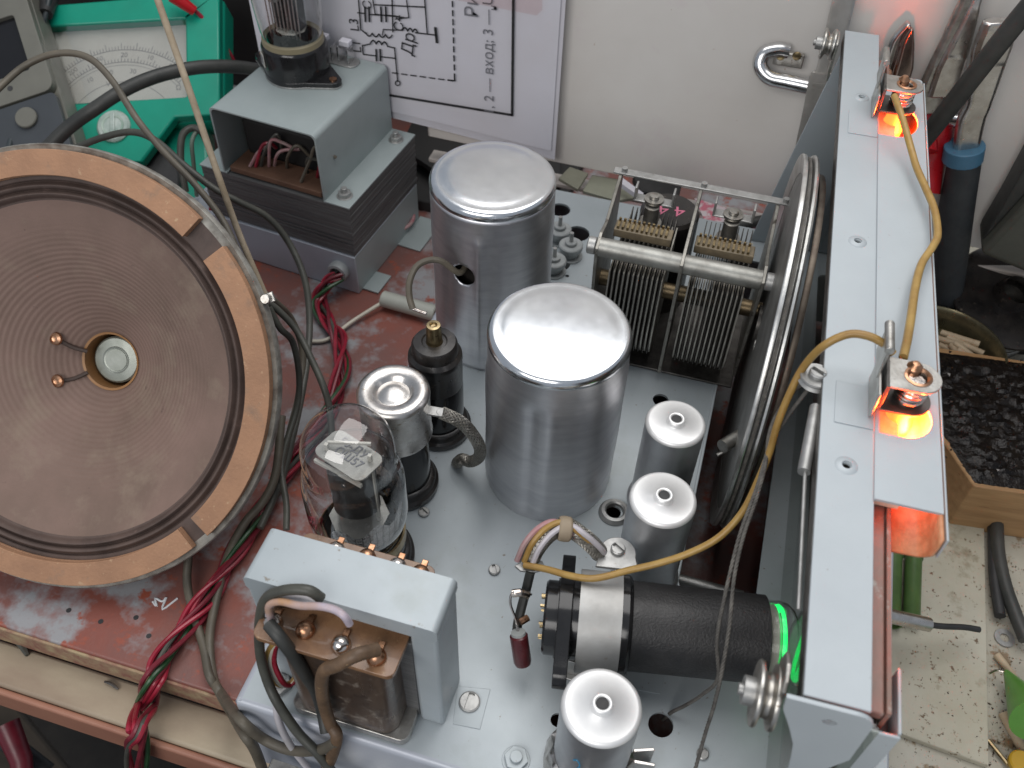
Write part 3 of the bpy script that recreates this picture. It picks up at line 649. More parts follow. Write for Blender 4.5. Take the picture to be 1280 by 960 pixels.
m = MB(); m.box(-4.75, 2.9, 32.85, 33.25, 6.9, 6.98); rl = obj('rear_rail', m, zinc, vc, bevel=.02)
for x in (-4.3, -.9, 2.5):
    m = MB(); m.cyl(.13, 6.98, 7.15, T(x, 33.05, 0), 12); obj('rivet', m, zinc, rl)
for cx in (-2.8, .55):
    m = MB(); m.box(cx-.85, cx-.75, 32.1, 32.6, 6.3, 6.95); m.box(cx+.75, cx+.85, 32.1, 32.6, 6.3, 6.95); m.box(cx-.85, cx+.85, 32.1, 32.6, 6.25, 6.33); tr = obj('trimmer', m, zinc, vc, bevel=.03)
    m = MB(); m.cyl(.42, 6.33, 6.45, T(cx, 32.3, 0), 24); m.cyl(.2, 6.45, 6.6, T(cx, 32.3, 0), 16); m.cyl(.32, 5.3, 6.25, T(cx, 32.0, 0), 20); m.cyl(.5, 5.3, 5.45, T(cx, 32.0, 0), 20); obj('trimmer_post', m, steel, tr)
    m = MB(); m.box(cx-1.25, cx+1.15, 30.2, 30.9, 5.7, 6.1); obj('insulator', m, M('grimy_insulator', (.24, .19, .12), (.15, .12, .08), .5, 0, .4, .3, 10) if cx < 0 else bpy.data.materials['grimy_insulator'], vc, bevel=.04)
    m = MB()
    for k in range(11): m.box(cx-1.15+k*.2, cx-1.06+k*.2, 30.25, 30.6, 6.1, 6.24)
    for k in range(11): m.cyl(.055, 6.1, 6.3, T(cx-1.1+k*.2, 30.75, 0), 8)
    obj('plate_tab', m, brass, vc)
# plates
pl_out = [(28.3, 5.5)]+arc(30.0, 3.3, 1.95, 150, 330, 12)+[(31.8, 5.4)]
pl_out = [(28.35, 5.45), (28.12, 3.0)]+arc(30.0, 2.4, 1.9, 175, 355, 12)+[(32.0, 5.4)]
pb = MB(); pb.prism(pl_out, -.03, .03, YZ(0)); platem = None
for gi, (xs, n) in enumerate(((-3.75, 12), (-.55, 12))):
    for k in range(n):
        if platem is None:
            o = obj('plate', pb, M('plate_metal', (.52, .50, .45), (.38, .36, .32), .42, .75, .6, .1, 8), vc); platem = o
        else:
            o = platem.copy(); C.objects.link(o); o.parent = vc
        o.location = ((xs+k*.195)*K, 0, 0)
for xs in (-3.65, -.45):
    m = MB()
    for k in range(11): m.prism([(28.7, 5.3), (28.7, .9), (30.2, .5), (32.4, .8), (32.6, 5.6)], -.02, .02, YZ(xs+k*.195))
    obj('stator_pack', m, steel_dark, vc)
m = MB(); m.rod((-4.6, 30.2, 3.4), (3.2, 30.2, 3.4), .36, 20); obj('shaft', m, M('bronze_shaft', (.2, .15, .09), (.1, .08, .05), .4, .9, .5), vc)
m = MB(); m.cyl(.75, 0, .55, axisframe((2.45, 29.2, 3.6), (1, 0, 0)), 28); obj('hub', m, steel_dark, vc)
m = MB(); m.box(-4.4, 2.2, 28.6, 33.4, .02, .14); obj('base_sheet', m, steel_dark, vc, bevel=.03)
# black numbered coil behind it
p = U(838, 262, 5.2); bc_ = thing('black_coil', 'black cylindrical coil with pink marks standing behind the variable capacitor', 'coil', (p.x, p.y, 0))
m = MB(); m.cyl(1.3, 0, 5.2, n=40, ch=.14); obj('body', m, bake_d, bc_)
text('painted_mark', '4.4', 1.0, T(.05, -.05, 5.21)@RZ(188), pinkpaint, bc_)

# ------------------------------------------------------------------ dial drum
dd = thing('dial_drum', 'large thin cord drum wheel edge-on beside the dial panel', 'drum wheel', axisframe((2.52, 28.2, 3.4), (1, 0, 0)))
m = MB(); m.lathe([(6.9, .12), (7.42, .0), (7.58, -.02), (7.62, .04), (7.60, .14), (7.40, .2), (7.38, .34), (7.60, .40), (7.63, .48), (7.58, .55), (7.2, .52), (6.9, .3)], n=144, close=True); obj('rim', m, M('bright_rim_metal', (.70, .70, .69), (.5, .49, .46), .34, .95, .8, .2, 8, spots=((.25, .2, .16), .5, .66, .08)), dd, ang=50)
m = MB(); m.lathe([(.4, .05), (6.2, .08), (6.92, .14), (6.92, .26), (6.2, .2), (.4, .17)], n=96, close=True); obj('web', m, M('dull_web_metal', (.27, .27, .26), (.17, .165, .155), .45, .6, 1.2, .3, 6), dd)
m = MB(); m.lathe([(6.6, .75), (6.95, .72), (6.98, .8), (6.95, .95), (6.6, .92)], n=96, close=True); obj('inner_ring', m, M('bronze_ring', (.12, .10, .08), (.07, .055, .045), .4, .8, .5), dd)
m = MB(); m.cyl(.5, .1, 1.0, n=24); obj('hub', m, steel, dd)
m = MB(); m.tube([Vector((7.47*math.cos(t), 7.47*math.sin(t), .27)) for t in [2*PI*i/90 for i in range(91)]], .06, 6); obj('wound_cord', m, cord_m, dd)
# dark coil spring and arm near drum
p1, p2 = U(903, 558, 2.2), U(940, 535, 2.0)
sx = thing('tension_arm', 'stubby grey arm reaching under the dial drum beside small can', 'arm', tuple(p1)); m = MB(); m.rod(Vector((0, 0, 0)), p2-p1, .26, 16); obj('arm', m, steel, sx); m = MB(); m.rod((-.1, -.15, -.4), (.35, .2, -.2), .08, 8); obj('hook', m, steel, sx)

# ------------------------------------------------------------------ dial panel frame
PM = T(3.70, 26, 0)@RZ(1.3)
dp = thing('radio_front_frame', 'long pale grey folded dial frame with lamp slots along right side', 'dial frame', PM)
inv = PM.inverted()
Lc = lambda px, py, z: inv@U(px, py, z)
zt = 11.0
def Lxy(px, py, z=11.0):
    v = Lc(px, py, z); return (v.x, v.y)
# D-shaped lamp slots
def dslot(px0, px1, py_top, py_bot):
    a = Lxy(px0, py_bot); b = Lxy(px1, py_bot); c = Lxy(px1, py_top)
    x0_, y0_ = a; x1_ = b[0]; y1_ = c[1]; h = (y1_-y0_)
    return [(x0_, y0_)]+[(x0_+(x1_-x0_)*.45+ (x1_-x0_)*.55*math.cos(math.radians(t)), y0_+h*.45+h*.45*math.sin(math.radians(t))) for t in range(-88, 91, 11)]+[(x0_, y0_+h*.905)]
s1 = dslot(1098, 1164, 498, 543); s2 = dslot(1097, 1147, 132, 170)
rivh = [Lxy(1072, 302), Lxy(1058, 582)]
m = MB(); m.plate([(0, -16.22), (1.42, -16.22), (1.42, 14.4), (0, 14.4)], [circ(x, y, .11, 12) for x, y in rivh+[Lxy(1077, 122)]], zt-.1, zt); obj('top_strip', m, paint_hi, dp, bevel=.015)
m = MB(); m.plate([(1.40, -10.6), (3.08, -10.6), (3.08, 2), (1.40, 2)], [s1[::-1]], zt+.012, zt+.10); m.plate([(1.40, 2), (3.08, 2)]+arc(2.93, 10.75, .15, 0, 90, 4)+[(1.40, 10.9)], [s2[::-1]], zt+.012, zt+.10); obj('lamp_strip', m, paint_hi, dp)
for x, y in rivh+[Lxy(1077, 122)]:
    m = MB(); m.lathe([(.12, .0), (.13, .05), (.26, .035), (.3, 0)], T(x, y, zt), 28); obj('eyelet', m, paint_hi, dp)
for (a, b, c, d) in ((1040, 1097, 487, 527), (1058, 1096, 143, 166)):
    qa = Lxy(a, d); qb = Lxy(b, c); m = MB(); m.box(qa[0]+.05, 1.39, qa[1], qb[1], zt+.003, zt+.035); obj('overlap_tab', m, paint_hi, dp, bevel=.01)
# left hanging lip, glass, right wall
m = MB(); m.box(-.02, .08, -16.3, 14.3, zt-.55, zt-.1); obj('left_lip', m, steel_dark, dp, bevel=.02)
m = MB(); m.box(1.45, 1.85, -16.2, 13.5, -5.3, zt-.9); obj('dial_glass', m, glassg, dp)
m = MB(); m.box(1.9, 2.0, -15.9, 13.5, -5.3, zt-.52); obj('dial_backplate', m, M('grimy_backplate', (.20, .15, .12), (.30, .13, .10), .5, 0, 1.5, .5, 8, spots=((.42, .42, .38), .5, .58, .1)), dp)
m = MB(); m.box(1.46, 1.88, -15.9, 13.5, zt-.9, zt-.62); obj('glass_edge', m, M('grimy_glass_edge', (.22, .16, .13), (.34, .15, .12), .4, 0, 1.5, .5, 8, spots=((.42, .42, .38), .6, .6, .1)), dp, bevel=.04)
m = MB(); m.box(2.1, 2.2, -10.4, 10.6, -5.3, zt-1.6); m.box(1.5, 2.15, -10.3, 10.6, zt-.5, zt-.35); m.box(1.42, 1.5, -10.3, 10.6, zt-.55, zt-.11); obj('added_light_baffle', m, inner_o, dp)  # upper strips added to keep bulb light from leaking through the glass
# rounded right wall (inner face lit by lamps)
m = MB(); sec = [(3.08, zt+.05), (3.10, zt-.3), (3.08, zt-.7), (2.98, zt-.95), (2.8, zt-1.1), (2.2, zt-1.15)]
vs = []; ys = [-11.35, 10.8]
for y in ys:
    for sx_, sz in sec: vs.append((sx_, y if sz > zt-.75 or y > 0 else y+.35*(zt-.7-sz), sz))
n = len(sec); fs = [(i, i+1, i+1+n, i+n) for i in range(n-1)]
o = obj('reflector_trough', MB().add(vs, fs), M('glow_tinted_enamel', (.75, .36, .19), (.55, .22, .10), .45, 0, .3, .5, 10), dp, ang=60); sd = o.modifiers.new('s', 'SOLIDIFY'); sd.thickness = .08*K  # orange bulb glow painted into the enamel colour
m = MB(); m.box(3.14, 3.20, -11.35, 10.8, zt-.75, zt+.04); obj('outer_skin', m, paint_hi, dp, bevel=.02)
# far end brace
m = MB(); m.prism([(0.1, 10.9), (0.1, 0), (-.25, .0), (-.9, 5.5), (-.05, 10.9)], 13.9, 14.05, Matrix(((1, 0, 0, 0), (0, 0, 1, 0), (0, 1, 0, 0), (0, 0, 0, 1))))
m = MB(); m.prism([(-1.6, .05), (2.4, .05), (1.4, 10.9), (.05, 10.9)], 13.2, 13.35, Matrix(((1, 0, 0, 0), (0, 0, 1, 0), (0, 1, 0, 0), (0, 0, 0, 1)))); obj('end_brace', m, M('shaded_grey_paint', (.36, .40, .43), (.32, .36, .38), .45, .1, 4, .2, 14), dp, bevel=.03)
# near end bracket with folded tabs
m = MB()
XZ = Matrix(((1, 0, 0, 0), (0, 0, 1, 0), (0, 1, 0, 0), (0, 0, 0, 1)))
out = [(-.35, zt+.0), (1.1, zt+.02)]+arc(1.15, zt-.38, .4, 90, 0, 6)+[(1.6, zt-2.2), (1.3, zt-3.0), (1.3, 0.1), (.9, .1), (.9, zt-6), (.5, zt-3.2), (.33, zt-2.2), (.05, zt-1.4), (-.28, zt-.6)]
m.plate(out, [arc(.72, zt-.62, .16, 0, 360, 16, .12)[:-1]], -16.4, -16.3, XZ); obj('end_bracket', m, paint_hi, dp, bevel=.025)
m = MB(); m.prism([(-16.07, zt-2.2), (-16.07, zt-.5), (-15.9, zt-.3), (-15.5, zt-.2), (-15.1, zt-.4), (-15.0, zt-1.0), (-15.3, zt-1.5), (-15.9, zt-2.0)], -.06, .05, YZ(-.3)); obj('bracket_ear', m, steel, dp, bevel=.03)
m = MB(); m.box(1.62, 2.35, -16.17, -16.09, 4, zt-1.0); m.box(2.28, 2.36, -16.08, -14.5, 4, zt-.95); obj('corner_fold', m, paint_hi, dp, bevel=.03)
m = MB(); m.cyl(.3, -16.0, -14.2, XZ@T(1.95, zt-1.6, 0)@RX(0), 20); m.v = [(a, b, c) for a, b, c in m.v]; obj('glass_cushion', m, rubber, dp)
m = MB(); m.box(-.30, 0.0, 14.1, 14.7, zt-1.2, zt-.1); m.box(-.25, 0.02, 14.35, 14.45, zt-1.2, zt-.0); m = MB(); m.prism([(13.2, zt-1.8), (13.3, zt-.15), (13.7, zt+.02), (14.4, zt-.05), (14.5, zt-1.0), (13.9, zt-1.7)], -.06, .05, YZ(-.25)); obj('bracket_ear', m, steel, dp, bevel=.03)
# pulleys
def pulley(name, label, cpos, r, sidex):
    t = thing(name, label, 'pulley', PM@axisframe(cpos, (sidex, 0, 0)))
    m = MB(); m.lathe([(.18, -.02), (r, -.02), (r+.02, .03), (r, .09), (r*.72, .16), (r*.68, .24), (r*.72, .30), (r, .38), (r+.02, .43), (r, .48), (.5*r, .5), (.18, .5)], n=48, close=True); obj('wheel', m, steel, t, ang=50)
    m = MB(); m.cyl(r*.45, .5, .75, n=24); m.cyl(.14, -.04, .85, n=16); obj('axle', m, zinc, t)
    return t
v = Lc(948, 868, 11.0); pulley('cord_pulley', 'worn steel cord pulley at the near end of dial frame', (-.30, -15.75, zt-1.45), .76, -1)
pulley('cord_pulley', 'twin-groove steel cord pulley at the far end of dial frame', (-.35, 13.85, zt-.45), .62, -1)
# idler on the middle with rod below
v = U(1022, 468, 10.9)
idl = thing('cord_idler', 'small screwed guide wheel at middle of dial frame edge', 'pulley', (v.x, v.y, 10.6))
m = MB(); m.lathe([(.0, 0), (.46, 0), (.5, .05), (.42, .12), (.42, .16), (.48, .22), (.46, .27), (.0, .28)], n=32); obj('wheel', m, zinc, idl)
sm = screw_mesh(.25, .14); m = MB(); m.add(sm.v, sm.f, T(0, 0, .28)@RZ(60)); obj('screw', m, zinc, idl)
m = MB(); m.rod((.12, -.9, -.1), (-.02, -3.3, -.1), .17, 14); m.rod((.25, .3, -.1), (.45, 1.8, -.1), .12, 10); m.rod((.02, -3.3, -.12), (.2, -7.4, -.15), .05, 8); obj('guide_rod', m, zinc, idl)

# lamp holders
def holder(label, base, s=1.0, en=.75):
    """base: local point of the slot centre"""
    bx, by = base
    t = thing('lamp_holder', label, 'lamp holder', PM@T(bx, by, zt+.1))
    D_ = lambda L, w: [(-.65, -w), (L-w, -w)]+arc(L-w, 0, w, -90, 90, 12)+[(-.65, w)]
    m = MB(); m.plate(D_(.72, .62), [circ(.1, 0, .3, 20)], .16, .24); m.box(-.72, -.62, -.6, .62, .16, 1.1); obj('lower_tab', m, steel_dark, t, bevel=.02)
    m = MB(); m.plate(D_(.72, .56), [circ(.1, .0, .30, 20)], 1.02, 1.10); obj('upper_tab', m, steel, t, bevel=.02)
    m = MB(); m.lathe([(.24, 1.08), (.30, 1.14), (.37, 1.12), (.36, 1.09)], T(.1, 0, 0), 24); obj('eyelet', m, copper, t)
    pts = [Vector((.1+.36*math.cos(a), .36*math.sin(a), .28+.64*a/(2*PI*5))) for a in [2*PI*5*i/120 for i in range(121)]]
    m = MB(); m.tube(pts, .065, 8); m.cyl(.33, .2, 1.0, T(.1, 0, 0), 24); obj('threaded_cap', m, solder, t)
    m = MB(); m.lathe([(0, .95), (.2, .98), (.22, 1.1), (.1, 1.24), (0, 1.26)], T(.02, .35, 0), 16); obj('solder_joint', m, copper, t)
    # hooked spring clip on the left
    m = MB(); m.box(-.86, -.78, -.75, .7, -.02, .9); m.box(-.9, -.82, .0, 1.1, .75, 1.75)
    m.cyl(.13, 0, 1.1, axisframe((-.86, .0, 1.78), (0, 1, 0)), 16); obj('spring_clip', m, steel, t, bevel=.02)
    m = MB(); m.lathe([(0, -1.25), (.25, -1.2), (.42, -1.0), (.45, -.7), (.33, -.35), (.3, .16)], T(.1, 0, 0), 24); obj('bulb', m, glow_o, t, ang=80)
    l = bpy.data.lights.new('bulb_light', 'POINT'); l.energy = en; l.color = (1, .085, .012); l.shadow_soft_size = .004
    lo = bpy.data.objects.new('bulb_light', l); C.objects.link(lo); lo.parent = t; lo.location = (.5*K, -.55*K, -.65*K)
    return t
c_ = Lc(1126, 512, 11.1); holder('lower lit bulb holder on dial frame where two yellow wires meet', (c_.x, c_.y+.25))
c_ = Lc(1118, 142, 11.1); holder('upper lit bulb holder on dial frame with single yellow wire', (c_.x, c_.y+.25), en=.25)
l = bpy.data.lights.new('trough_light', 'POINT')

# ------------------------------------------------------------------ trimmers beside rear can
first = None
for k, (px, py, lab) in enumerate(((700, 283, 'rearmost grey trimmer of the cluster right of the rear can'), (714, 303, 'rightmost grey trimmer of the cluster right of the rear can'), (693, 322, 'nearest grey trimmer of the cluster right of the rear can'))):
    p = U(px, py, .9)
    if first is None:
        t = thing('round_trimmer', lab, 'trimmer', (p.x, p.y, 0), 'round trimmers beside the rear can')
        m = MB(); m.cyl(.62, -.4, .12, n=32, ch=.03); m.cyl(.42, .12, .5, n=24); m.cyl(.6, .5, .8, n=32, ch=.05); m.cyl(.3, .8, .98, n=20, ch=.03); obj('body', m, trim_m, t)
        m = MB(); m.cyl(.1, .98, 1.5, n=10); obj('adjusting_pin', m, zinc, t); first = t
    else: dup(first, (p.x, p.y, 0), lab)

# ------------------------------------------------------------------ speaker
scn = Vector((-24.2, 19.15, 2.0)); snn = Vector((.122, -.769, .627)).normalized()
SF = axisframe(scn, snn); SR = 9.08
sp = thing('loudspeaker', 'round paper cone loudspeaker with tan cork rim leaning on the bench', 'loudspeaker', SF)
m = MB(); m.lathe([(8.7, .02), (8.98, .04), (SR, .10), (SR+.05, .02), (SR+.05, -.35), (SR-.1, -.42), (8.5, -.4)], n=160); obj('rim', m, rimm, sp, ang=50)
def pang(px, py):
    iv = SF.inverted(); ray = U(px, py, 0)-Vector(CAM); n_ = snn; t = (scn-Vector(CAM)).dot(n_)/ray.dot(n_)
    v = iv@(Vector(CAM)+ray*t); return math.degrees(math.atan2(v.y, v.x)), v.length
A1, A2, A3, A4 = pang(246, 283)[0], pang(270, 318)[0], pang(262, 663)[0], pang(244, 678)[0]
print('angles', A1, A2, A3, A4)
def gseg(a, b, rin=7.88, rout=8.88, h=.42):
    n = max(8, int(abs(b-a)/2.5)); m = MB()
    k = 4
    for j in range(3):  # three glued layers
        e = .02*(j % 2)
        m.lathe([(rin+e, .03+h*j/3), (rout, .03+h*j/3), (rout-.01, h*(j+1)/3+.025), (rin+e, h*(j+1)/3+.025)], None, n, a, b, True)
    return m
def segs(a0, a1): 
    return (a0, a1)
obj('rim_segment', gseg(A2, A3+0) if A2 < A3 else gseg(A3, A2), gasket, sp, bevel=.02)
obj('rim_segment', gseg(A1, A1+122), gasket, sp, bevel=.02)
obj('rim_segment', gseg(A4-118, A4), gasket, sp, bevel=.02)
obj('rim_segment', gseg(A1+126, 360+A4-124), gasket, sp, bevel=.02)
pr = [(8.72, .03), (8.0, .02), (7.7, .0), (7.62, -.12), (7.5, -.02), (7.35, .10), (7.2, .02), (7.1, -.16), (6.98, -.02), (6.86, .10), (6.72, .0), (6.62, -.2), (6.5, -.24)]
pr = [(a if a > 8.5 else 7.94-(8.0-a)*.66, b) for a, b in pr]
pr = [(v.x, v.y) for v in smooth([(a, b, 0) for a, b in pr], 4)]
obj('surround', MB().lathe(pr, n=160), surr, sp, ang=80)
pc = []; N_ = 220
for i in range(N_+1):
    t = i/N_; r = 6.95-(6.95-1.25)*t; z = -.24-3.9*(t**1.0)*.96-.25*math.sin(PI*t)*-1.0
    amp = .010*max(0, min(1, (t-.12)*3)); z += amp*math.sin(2*PI*r/.2); pc.append((r, z))
obj('cone', MB().lathe(pc, n=128), conem, sp, ang=80)
zc = pc[-1][1]
m = MB(); m.lathe([(1.30, zc+.05), (1.32, zc+.1), (1.22, zc+.06), (1.2, zc-1.4)], n=48); obj('voice_coil', m, M('amber_former', (.42, .22, .09), (.3, .15, .06), .4), sp)
m = MB(); m.lathe([(0, zc-.42), (.5, zc-.42), (.52, zc-.46), (.56, zc-.46), (.62, zc-.42), (.98, zc-.44), (1.06, zc-.52), (1.06, zc-2)], n=48); obj('pole_piece', m, M('grey_green_pole', (.36, .38, .34), (.26, .28, .24), .35, .5, 1), sp)
m = MB(); m.lathe([(8.6, -.4), (8.3, -1.2), (5.5, -4.6), (3.4, -5.6), (3.4, -6.8), (0, -6.8)], n=64); obj('basket', m, steel_dark, sp)
for px, py in ((71, 423), (73, 476)):
    a_, L_ = pang(px, py); 
    ray = (U(px, py, 0)-Vector(CAM)); iv = SF.inverted(); zz = -2.9
    n0 = (iv.to_3x3()@ray); c0 = iv@Vector(CAM)
    for _ in range(30):
        t = (zz-c0.z)/n0.z; v = c0+n0*t; r_ = math.hypot(v.x, v.y); zz = .5*zz+.5*np.interp(-r_, [-a for a, b in pc], [b for a, b in pc])
    m = MB(); m.lathe([(.3, .02), (.26, .1), (.14, .15), (.13, .12), (0, .1)], T(v.x, v.y, zz+.05), 20); rv_ = obj('rivet', m, copper, sp)
    m = MB(); dv = Vector((v.x, v.y, 0)); q_ = [Vector((v.x, v.y, zz+.04))*1.0, Vector((v.x*.75, v.y*.75-.15, zz-.35)), Vector((v.x*.5, v.y*.5-.1, zc+.16))]
    m.tube(smooth(q_, 6), lambda t: .09, 6); obj('tinsel_patch', m, M('dark_glue', (.085, .06, .05), None, .7), rv_)
# terminal lug on the rim
a_ = math.radians(pang(332, 374)[0]); m = MB(); mm = RZ(math.degrees(a_))
m.box(SR-.15, SR+.5, -.2, .2, -.1, .02, mm); m.cyl(.2, .02, .25, mm@T(SR+.2, 0, 0), 14); obj('terminal_lug', m, steel, sp, bevel=.03)

# ------------------------------------------------------------------ power transformer unit
PU = T(-18.72, 35.2, 0)@RZ(-6.5)
pu = thing('power_transformer', 'power transformer with thick laminated core under grey hat bracket', 'transformer', PU)
m = MB(); m.box(-11.2, 0, 0, 7.6, -6, -3.32); m = MB()
# open sheet metal box: top, front with hole, right side, feet
m.box(-11.2, 0, .0, 7.4, -3.42, -3.32); bx = obj('box_top', m, paint_box, pu, bevel=.04)
gx = (PU.inverted()@U(420, 343, y=34.7))
gz = gx.z
m = MB(); m.plate([(-11.2, -5.95), (-.0, -5.95), (-.0, -3.34), (-11.2, -3.34)], [circ(gx.x, gz, .45, 20)], -.12, .0, XZ); obj('box_front', m, paint_box, pu, bevel=.03)
m = MB(); m.box(-.1, .0, .0, 7.4, -5.95, -3.34); m.box(0.0, 1.0, .3, 1.9, -5.95, -5.85); m.box(0.0, 1.5, 4.6, 7.6, -5.95, -5.85); obj('box_side', m, paint_hat, pu, bevel=.02)
m = MB(); m.lathe([(.34, .1), (.34, .42), (.42, .5), (.58, .46), (.62, .3), (.6, .0)], axisframe((gx.x, -.12, gz), (0, -1, 0)), 28); obj('grommet', m, trim_m, pu)
m = MB()
for i in range(26):
    z = -3.26+i*.122; e = random.uniform(-.03, .03)
    m.box(-9.3+e, .0+e, 0+random.uniform(-.03, .03), 7.5+e, z, z+.105)
o = obj('core_lamination', m, lam, pu, kind='stuff')
m = MB(); m.box(-9.1, -.3, .35, 7.3, -3.3, -.1); obj('core_centre', m, steel_dark, pu)
zl = -.06
for xa, xb in ((-9.35, -7.55), (-1.5, .05)):
    m = MB(); m.box(xa, xb, -.05, 7.55, zl, zl+.1); obj('flange', m, paint_hat, pu, bevel=.02)
hx0, hx1, hz = -7.75, -1.42, 4.0
m = MB()
sec = [(hx0-.02, zl+.05), (hx0, hz-.3)]+[(a, b) for a, b in arc(hx0+.3, hz-.3, .3, 180, 90, 5)]+arc(hx1-.3, hz-.3, .3, 90, 0, 5)+[(hx1, zl+.05)]
sec_i = [(x*(1 if False else 1)+(.1 if x < (hx0+hx1)/2 else -.1), z-(.1 if z > hz-.35 else 0)) for x, z in sec]
m.prism(sec+sec_i[::-1], -.02, 7.5, XZ); obj('hat_bracket', m, paint_hat, pu, bevel=.02, ang=25)
m = MB(); m.box(hx0+.3, hx1-.3, .15, 7.4, .0, .35); obj('pressboard', m, brownin, pu, bevel=.05)
m = MB(); m.box(hx0+.5, hx1-.5, 1.6, 7.2, .35, 2.6); obj('inner_winding', m, darkm, pu, bevel=.2)
for i in range(9):
    x = hx0+.6+random.random()*4.6; P = [Vector((x, .4+random.random(), .4)), Vector((x+.5, .9, 1.2+random.random())), Vector((x+random.uniform(.3, 1.4), 1.1, 1.6+random.random())), Vector((x+random.uniform(1, 2), 1.4, 1.0+random.random()))]
    m = MB(); m.tube(smooth(P), .09, 6); obj('inner_wire', m, (pinkw, olive, olive2, redw)[i % 4], pu)
for x, y in ((-.7, .8), (-.7, 6.6)):
    m = MB(); m.prism(circ(0, 0, .36, 6), zl+.1, zl+.36, T(x, y, 0)@RZ(10)); m.cyl(.17, zl+.3, zl+.62, T(x, y, 0), 14); m.cyl(.44, zl+.1, zl+.14, T(x, y, 0), 20); obj('bolt', m, zinc, pu, bevel=.03)
# rectifier on the hat
c_ = PU.inverted()@U(372, 92, 4.0)
rt_ = thing('tall_rectifier_tube', 'tall glass tube in black base standing on the grey hat bracket', 'radio tube', PU@T(c_.x, c_.y+.1, 4.0))
ov = arc(0, 0, 1.8, -30, 30, 6)+arc(2.15, -.0, .42, 80, -80, 1)[:0]
ov = [(1.75*math.cos(a), 1.75*math.sin(a)) for a in [math.radians(40+100*i/10) for i in range(11)]]+arc(-2.4, 0, .45, 110, 250, 6)+[(1.75*math.cos(a), 1.75*math.sin(a)) for a in [math.radians(220+100*i/10) for i in range(11)]]+arc(2.4, 0, .45, -70, 70, 6)
m = MB(); m.prism(ov, 0, .1, RZ(-8)); obj('mounting_plate', m, zinc, rt_, bevel=.02)
m = MB(); m.plate(ov, [circ(2.4, 0, .2, 14), circ(-2.4, 0, .2, 14)], .1, .35, RZ(-8)); obj('socket_flange', m, bake, rt_, bevel=.04)
m = MB(); m.cyl(.2, .1, .42, RZ(-8)@T(2.4, 0, 0), 16); m.cyl(.2, .1, .42, RZ(-8)@T(-2.4, 0, 0), 16); obj('rivet', m, copper, rt_)
m = MB(); m.lathe([(1.72, .35), (1.72, 1.7), (1.66, 1.85), (1.6, 1.9)], n=56); obj('base', m, bake, rt_)
m = MB(); m.lathe([(1.62, 1.85), (1.6, 2.15), (1.5, 2.25), (1.35, 2.1)], n=48); obj('cement_ring', m, M('yellowed_cement', (.28, .24, .15), None, .4), rt_)
m = MB(); m.lathe([(1.5, 2.1), (1.62, 2.6), (1.72, 3.6), (1.85, 5.5), (1.9, 8), (1.7, 9.6), (1.1, 10.6), (0, 11)], n=56); obj('glass_bulb', m, glass, rt_, ang=80)
m = MB(); m.box(-.75, -.1, -.4, .4, 2.6, 5.2); m.box(.1, .75, -.4, .4, 2.6, 5.2); obj('anode', m, anode, rt_, bevel=.1)
m = MB(); m.cyl(1.15, 5.2, 5.28, n=32); m.cyl(.8, 2.5, 2.56, n=8); obj('mica_spacer', m, mica, rt_)
m = MB()
for k in range(9): m.rod((-.9+k*.22, -.55, 2.3), (-.95+k*.24, -.55, 5.2), .04, 6)
m.cyl(.3, 4.2, 4.6, T(-.35, -.6, 0), 16); obj('support_rod', m, nickel, rt_)
m = MB(); m.box(-.3, .3, -.03, 0, .8, 1.5, RZ(-42)@T(0, -1.74, 0)); lb = obj('paper_label', m, dialp, rt_)
m = MB(); m.box(-.2, .2, -.04, -.03, .9, 1.4, RZ(-42)@T(0, -1.74, 0)); obj('printed_block', m, ink_g, lb)
# fuse clip behind tube
c_ = PU.inverted()@U(424, 76, 4.0)
fc = thing('fuse_clip', 'small clip socket with white ceramic posts behind the tall tube', 'fuse holder', PU@T(c_.x, c_.y, 4.0))
m = MB(); m.prism(rrect(-1.2, 1.2, -.5, .5, .4), 0, .1); obj('mounting_plate', m, zinc, fc, bevel=.02)
m = MB(); m.box(-.9, -.8, -.3, .3, .1, 1.0); m.box(.1, .2, -.3, .3, .1, 1.0); m.box(-.3, -.22, -.3, .3, .1, .9); m.box(.7, .78, -.3, .3, .1, .9); obj('spring_clip', m, chrome, fc, bevel=.02)
m = MB(); m.box(-1.0, -.6, -.15, .3, 1.0, 1.3); m.box(.2, .8, -.15, .3, 1.0, 1.3); obj('ceramic_post', m, paper_w, fc, bevel=.04)

# ------------------------------------------------------------------ schematic paper on wall
PY = 43.3
pp = thing('schematic_sheet', 'white printed circuit diagram sheet hanging on wall behind the cans', 'paper', (0, PY, 0))
corner = [U(690, 186, y=PY), U(706, -60, y=PY)]
bl_ = U(470, 132, y=PY)
m = MB(); vs = []
NX, NZ = 24, 16
dn = (corner[0]-bl_).normalized(); upv = (corner[1]-corner[0]).normalized()
W_p, H_p = 17.5, 15
for j in range(NZ+1):
    for i in range(NX+1):
        p = corner[0]-dn*(W_p*i/NX)+upv*(H_p*j/NZ); u = i/NX; w = j/NZ
        vs.append((p.x, -.16-.05*math.sin(u*5)*(1-w)-.05*(1-w)**4*math.cos(u*9), p.z+.0))
fs = [(j*(NX+1)+i, j*(NX+1)+i+1, (j+1)*(NX+1)+i+1, (j+1)*(NX+1)+i) for j in range(NZ) for i in range(NX)]
o = obj('sheet', MB().add(vs, fs), paper_w, pp, flat=True); s_ = o.modifiers.new('s', 'SOLIDIFY'); s_.thickness = .015*K
m = MB(); cc = corner[0]+upv*1.0+dn*.0
vs2 = [(a+.22, b+.12, c-.62-.012*(a-vs[0][0])) for a, b, c in vs]
o = obj('under_sheet', MB().add(vs2, fs), paper_w, pp, flat=True); s_ = o.modifiers.new('s', 'SOLIDIFY'); s_.thickness = .015*K; 
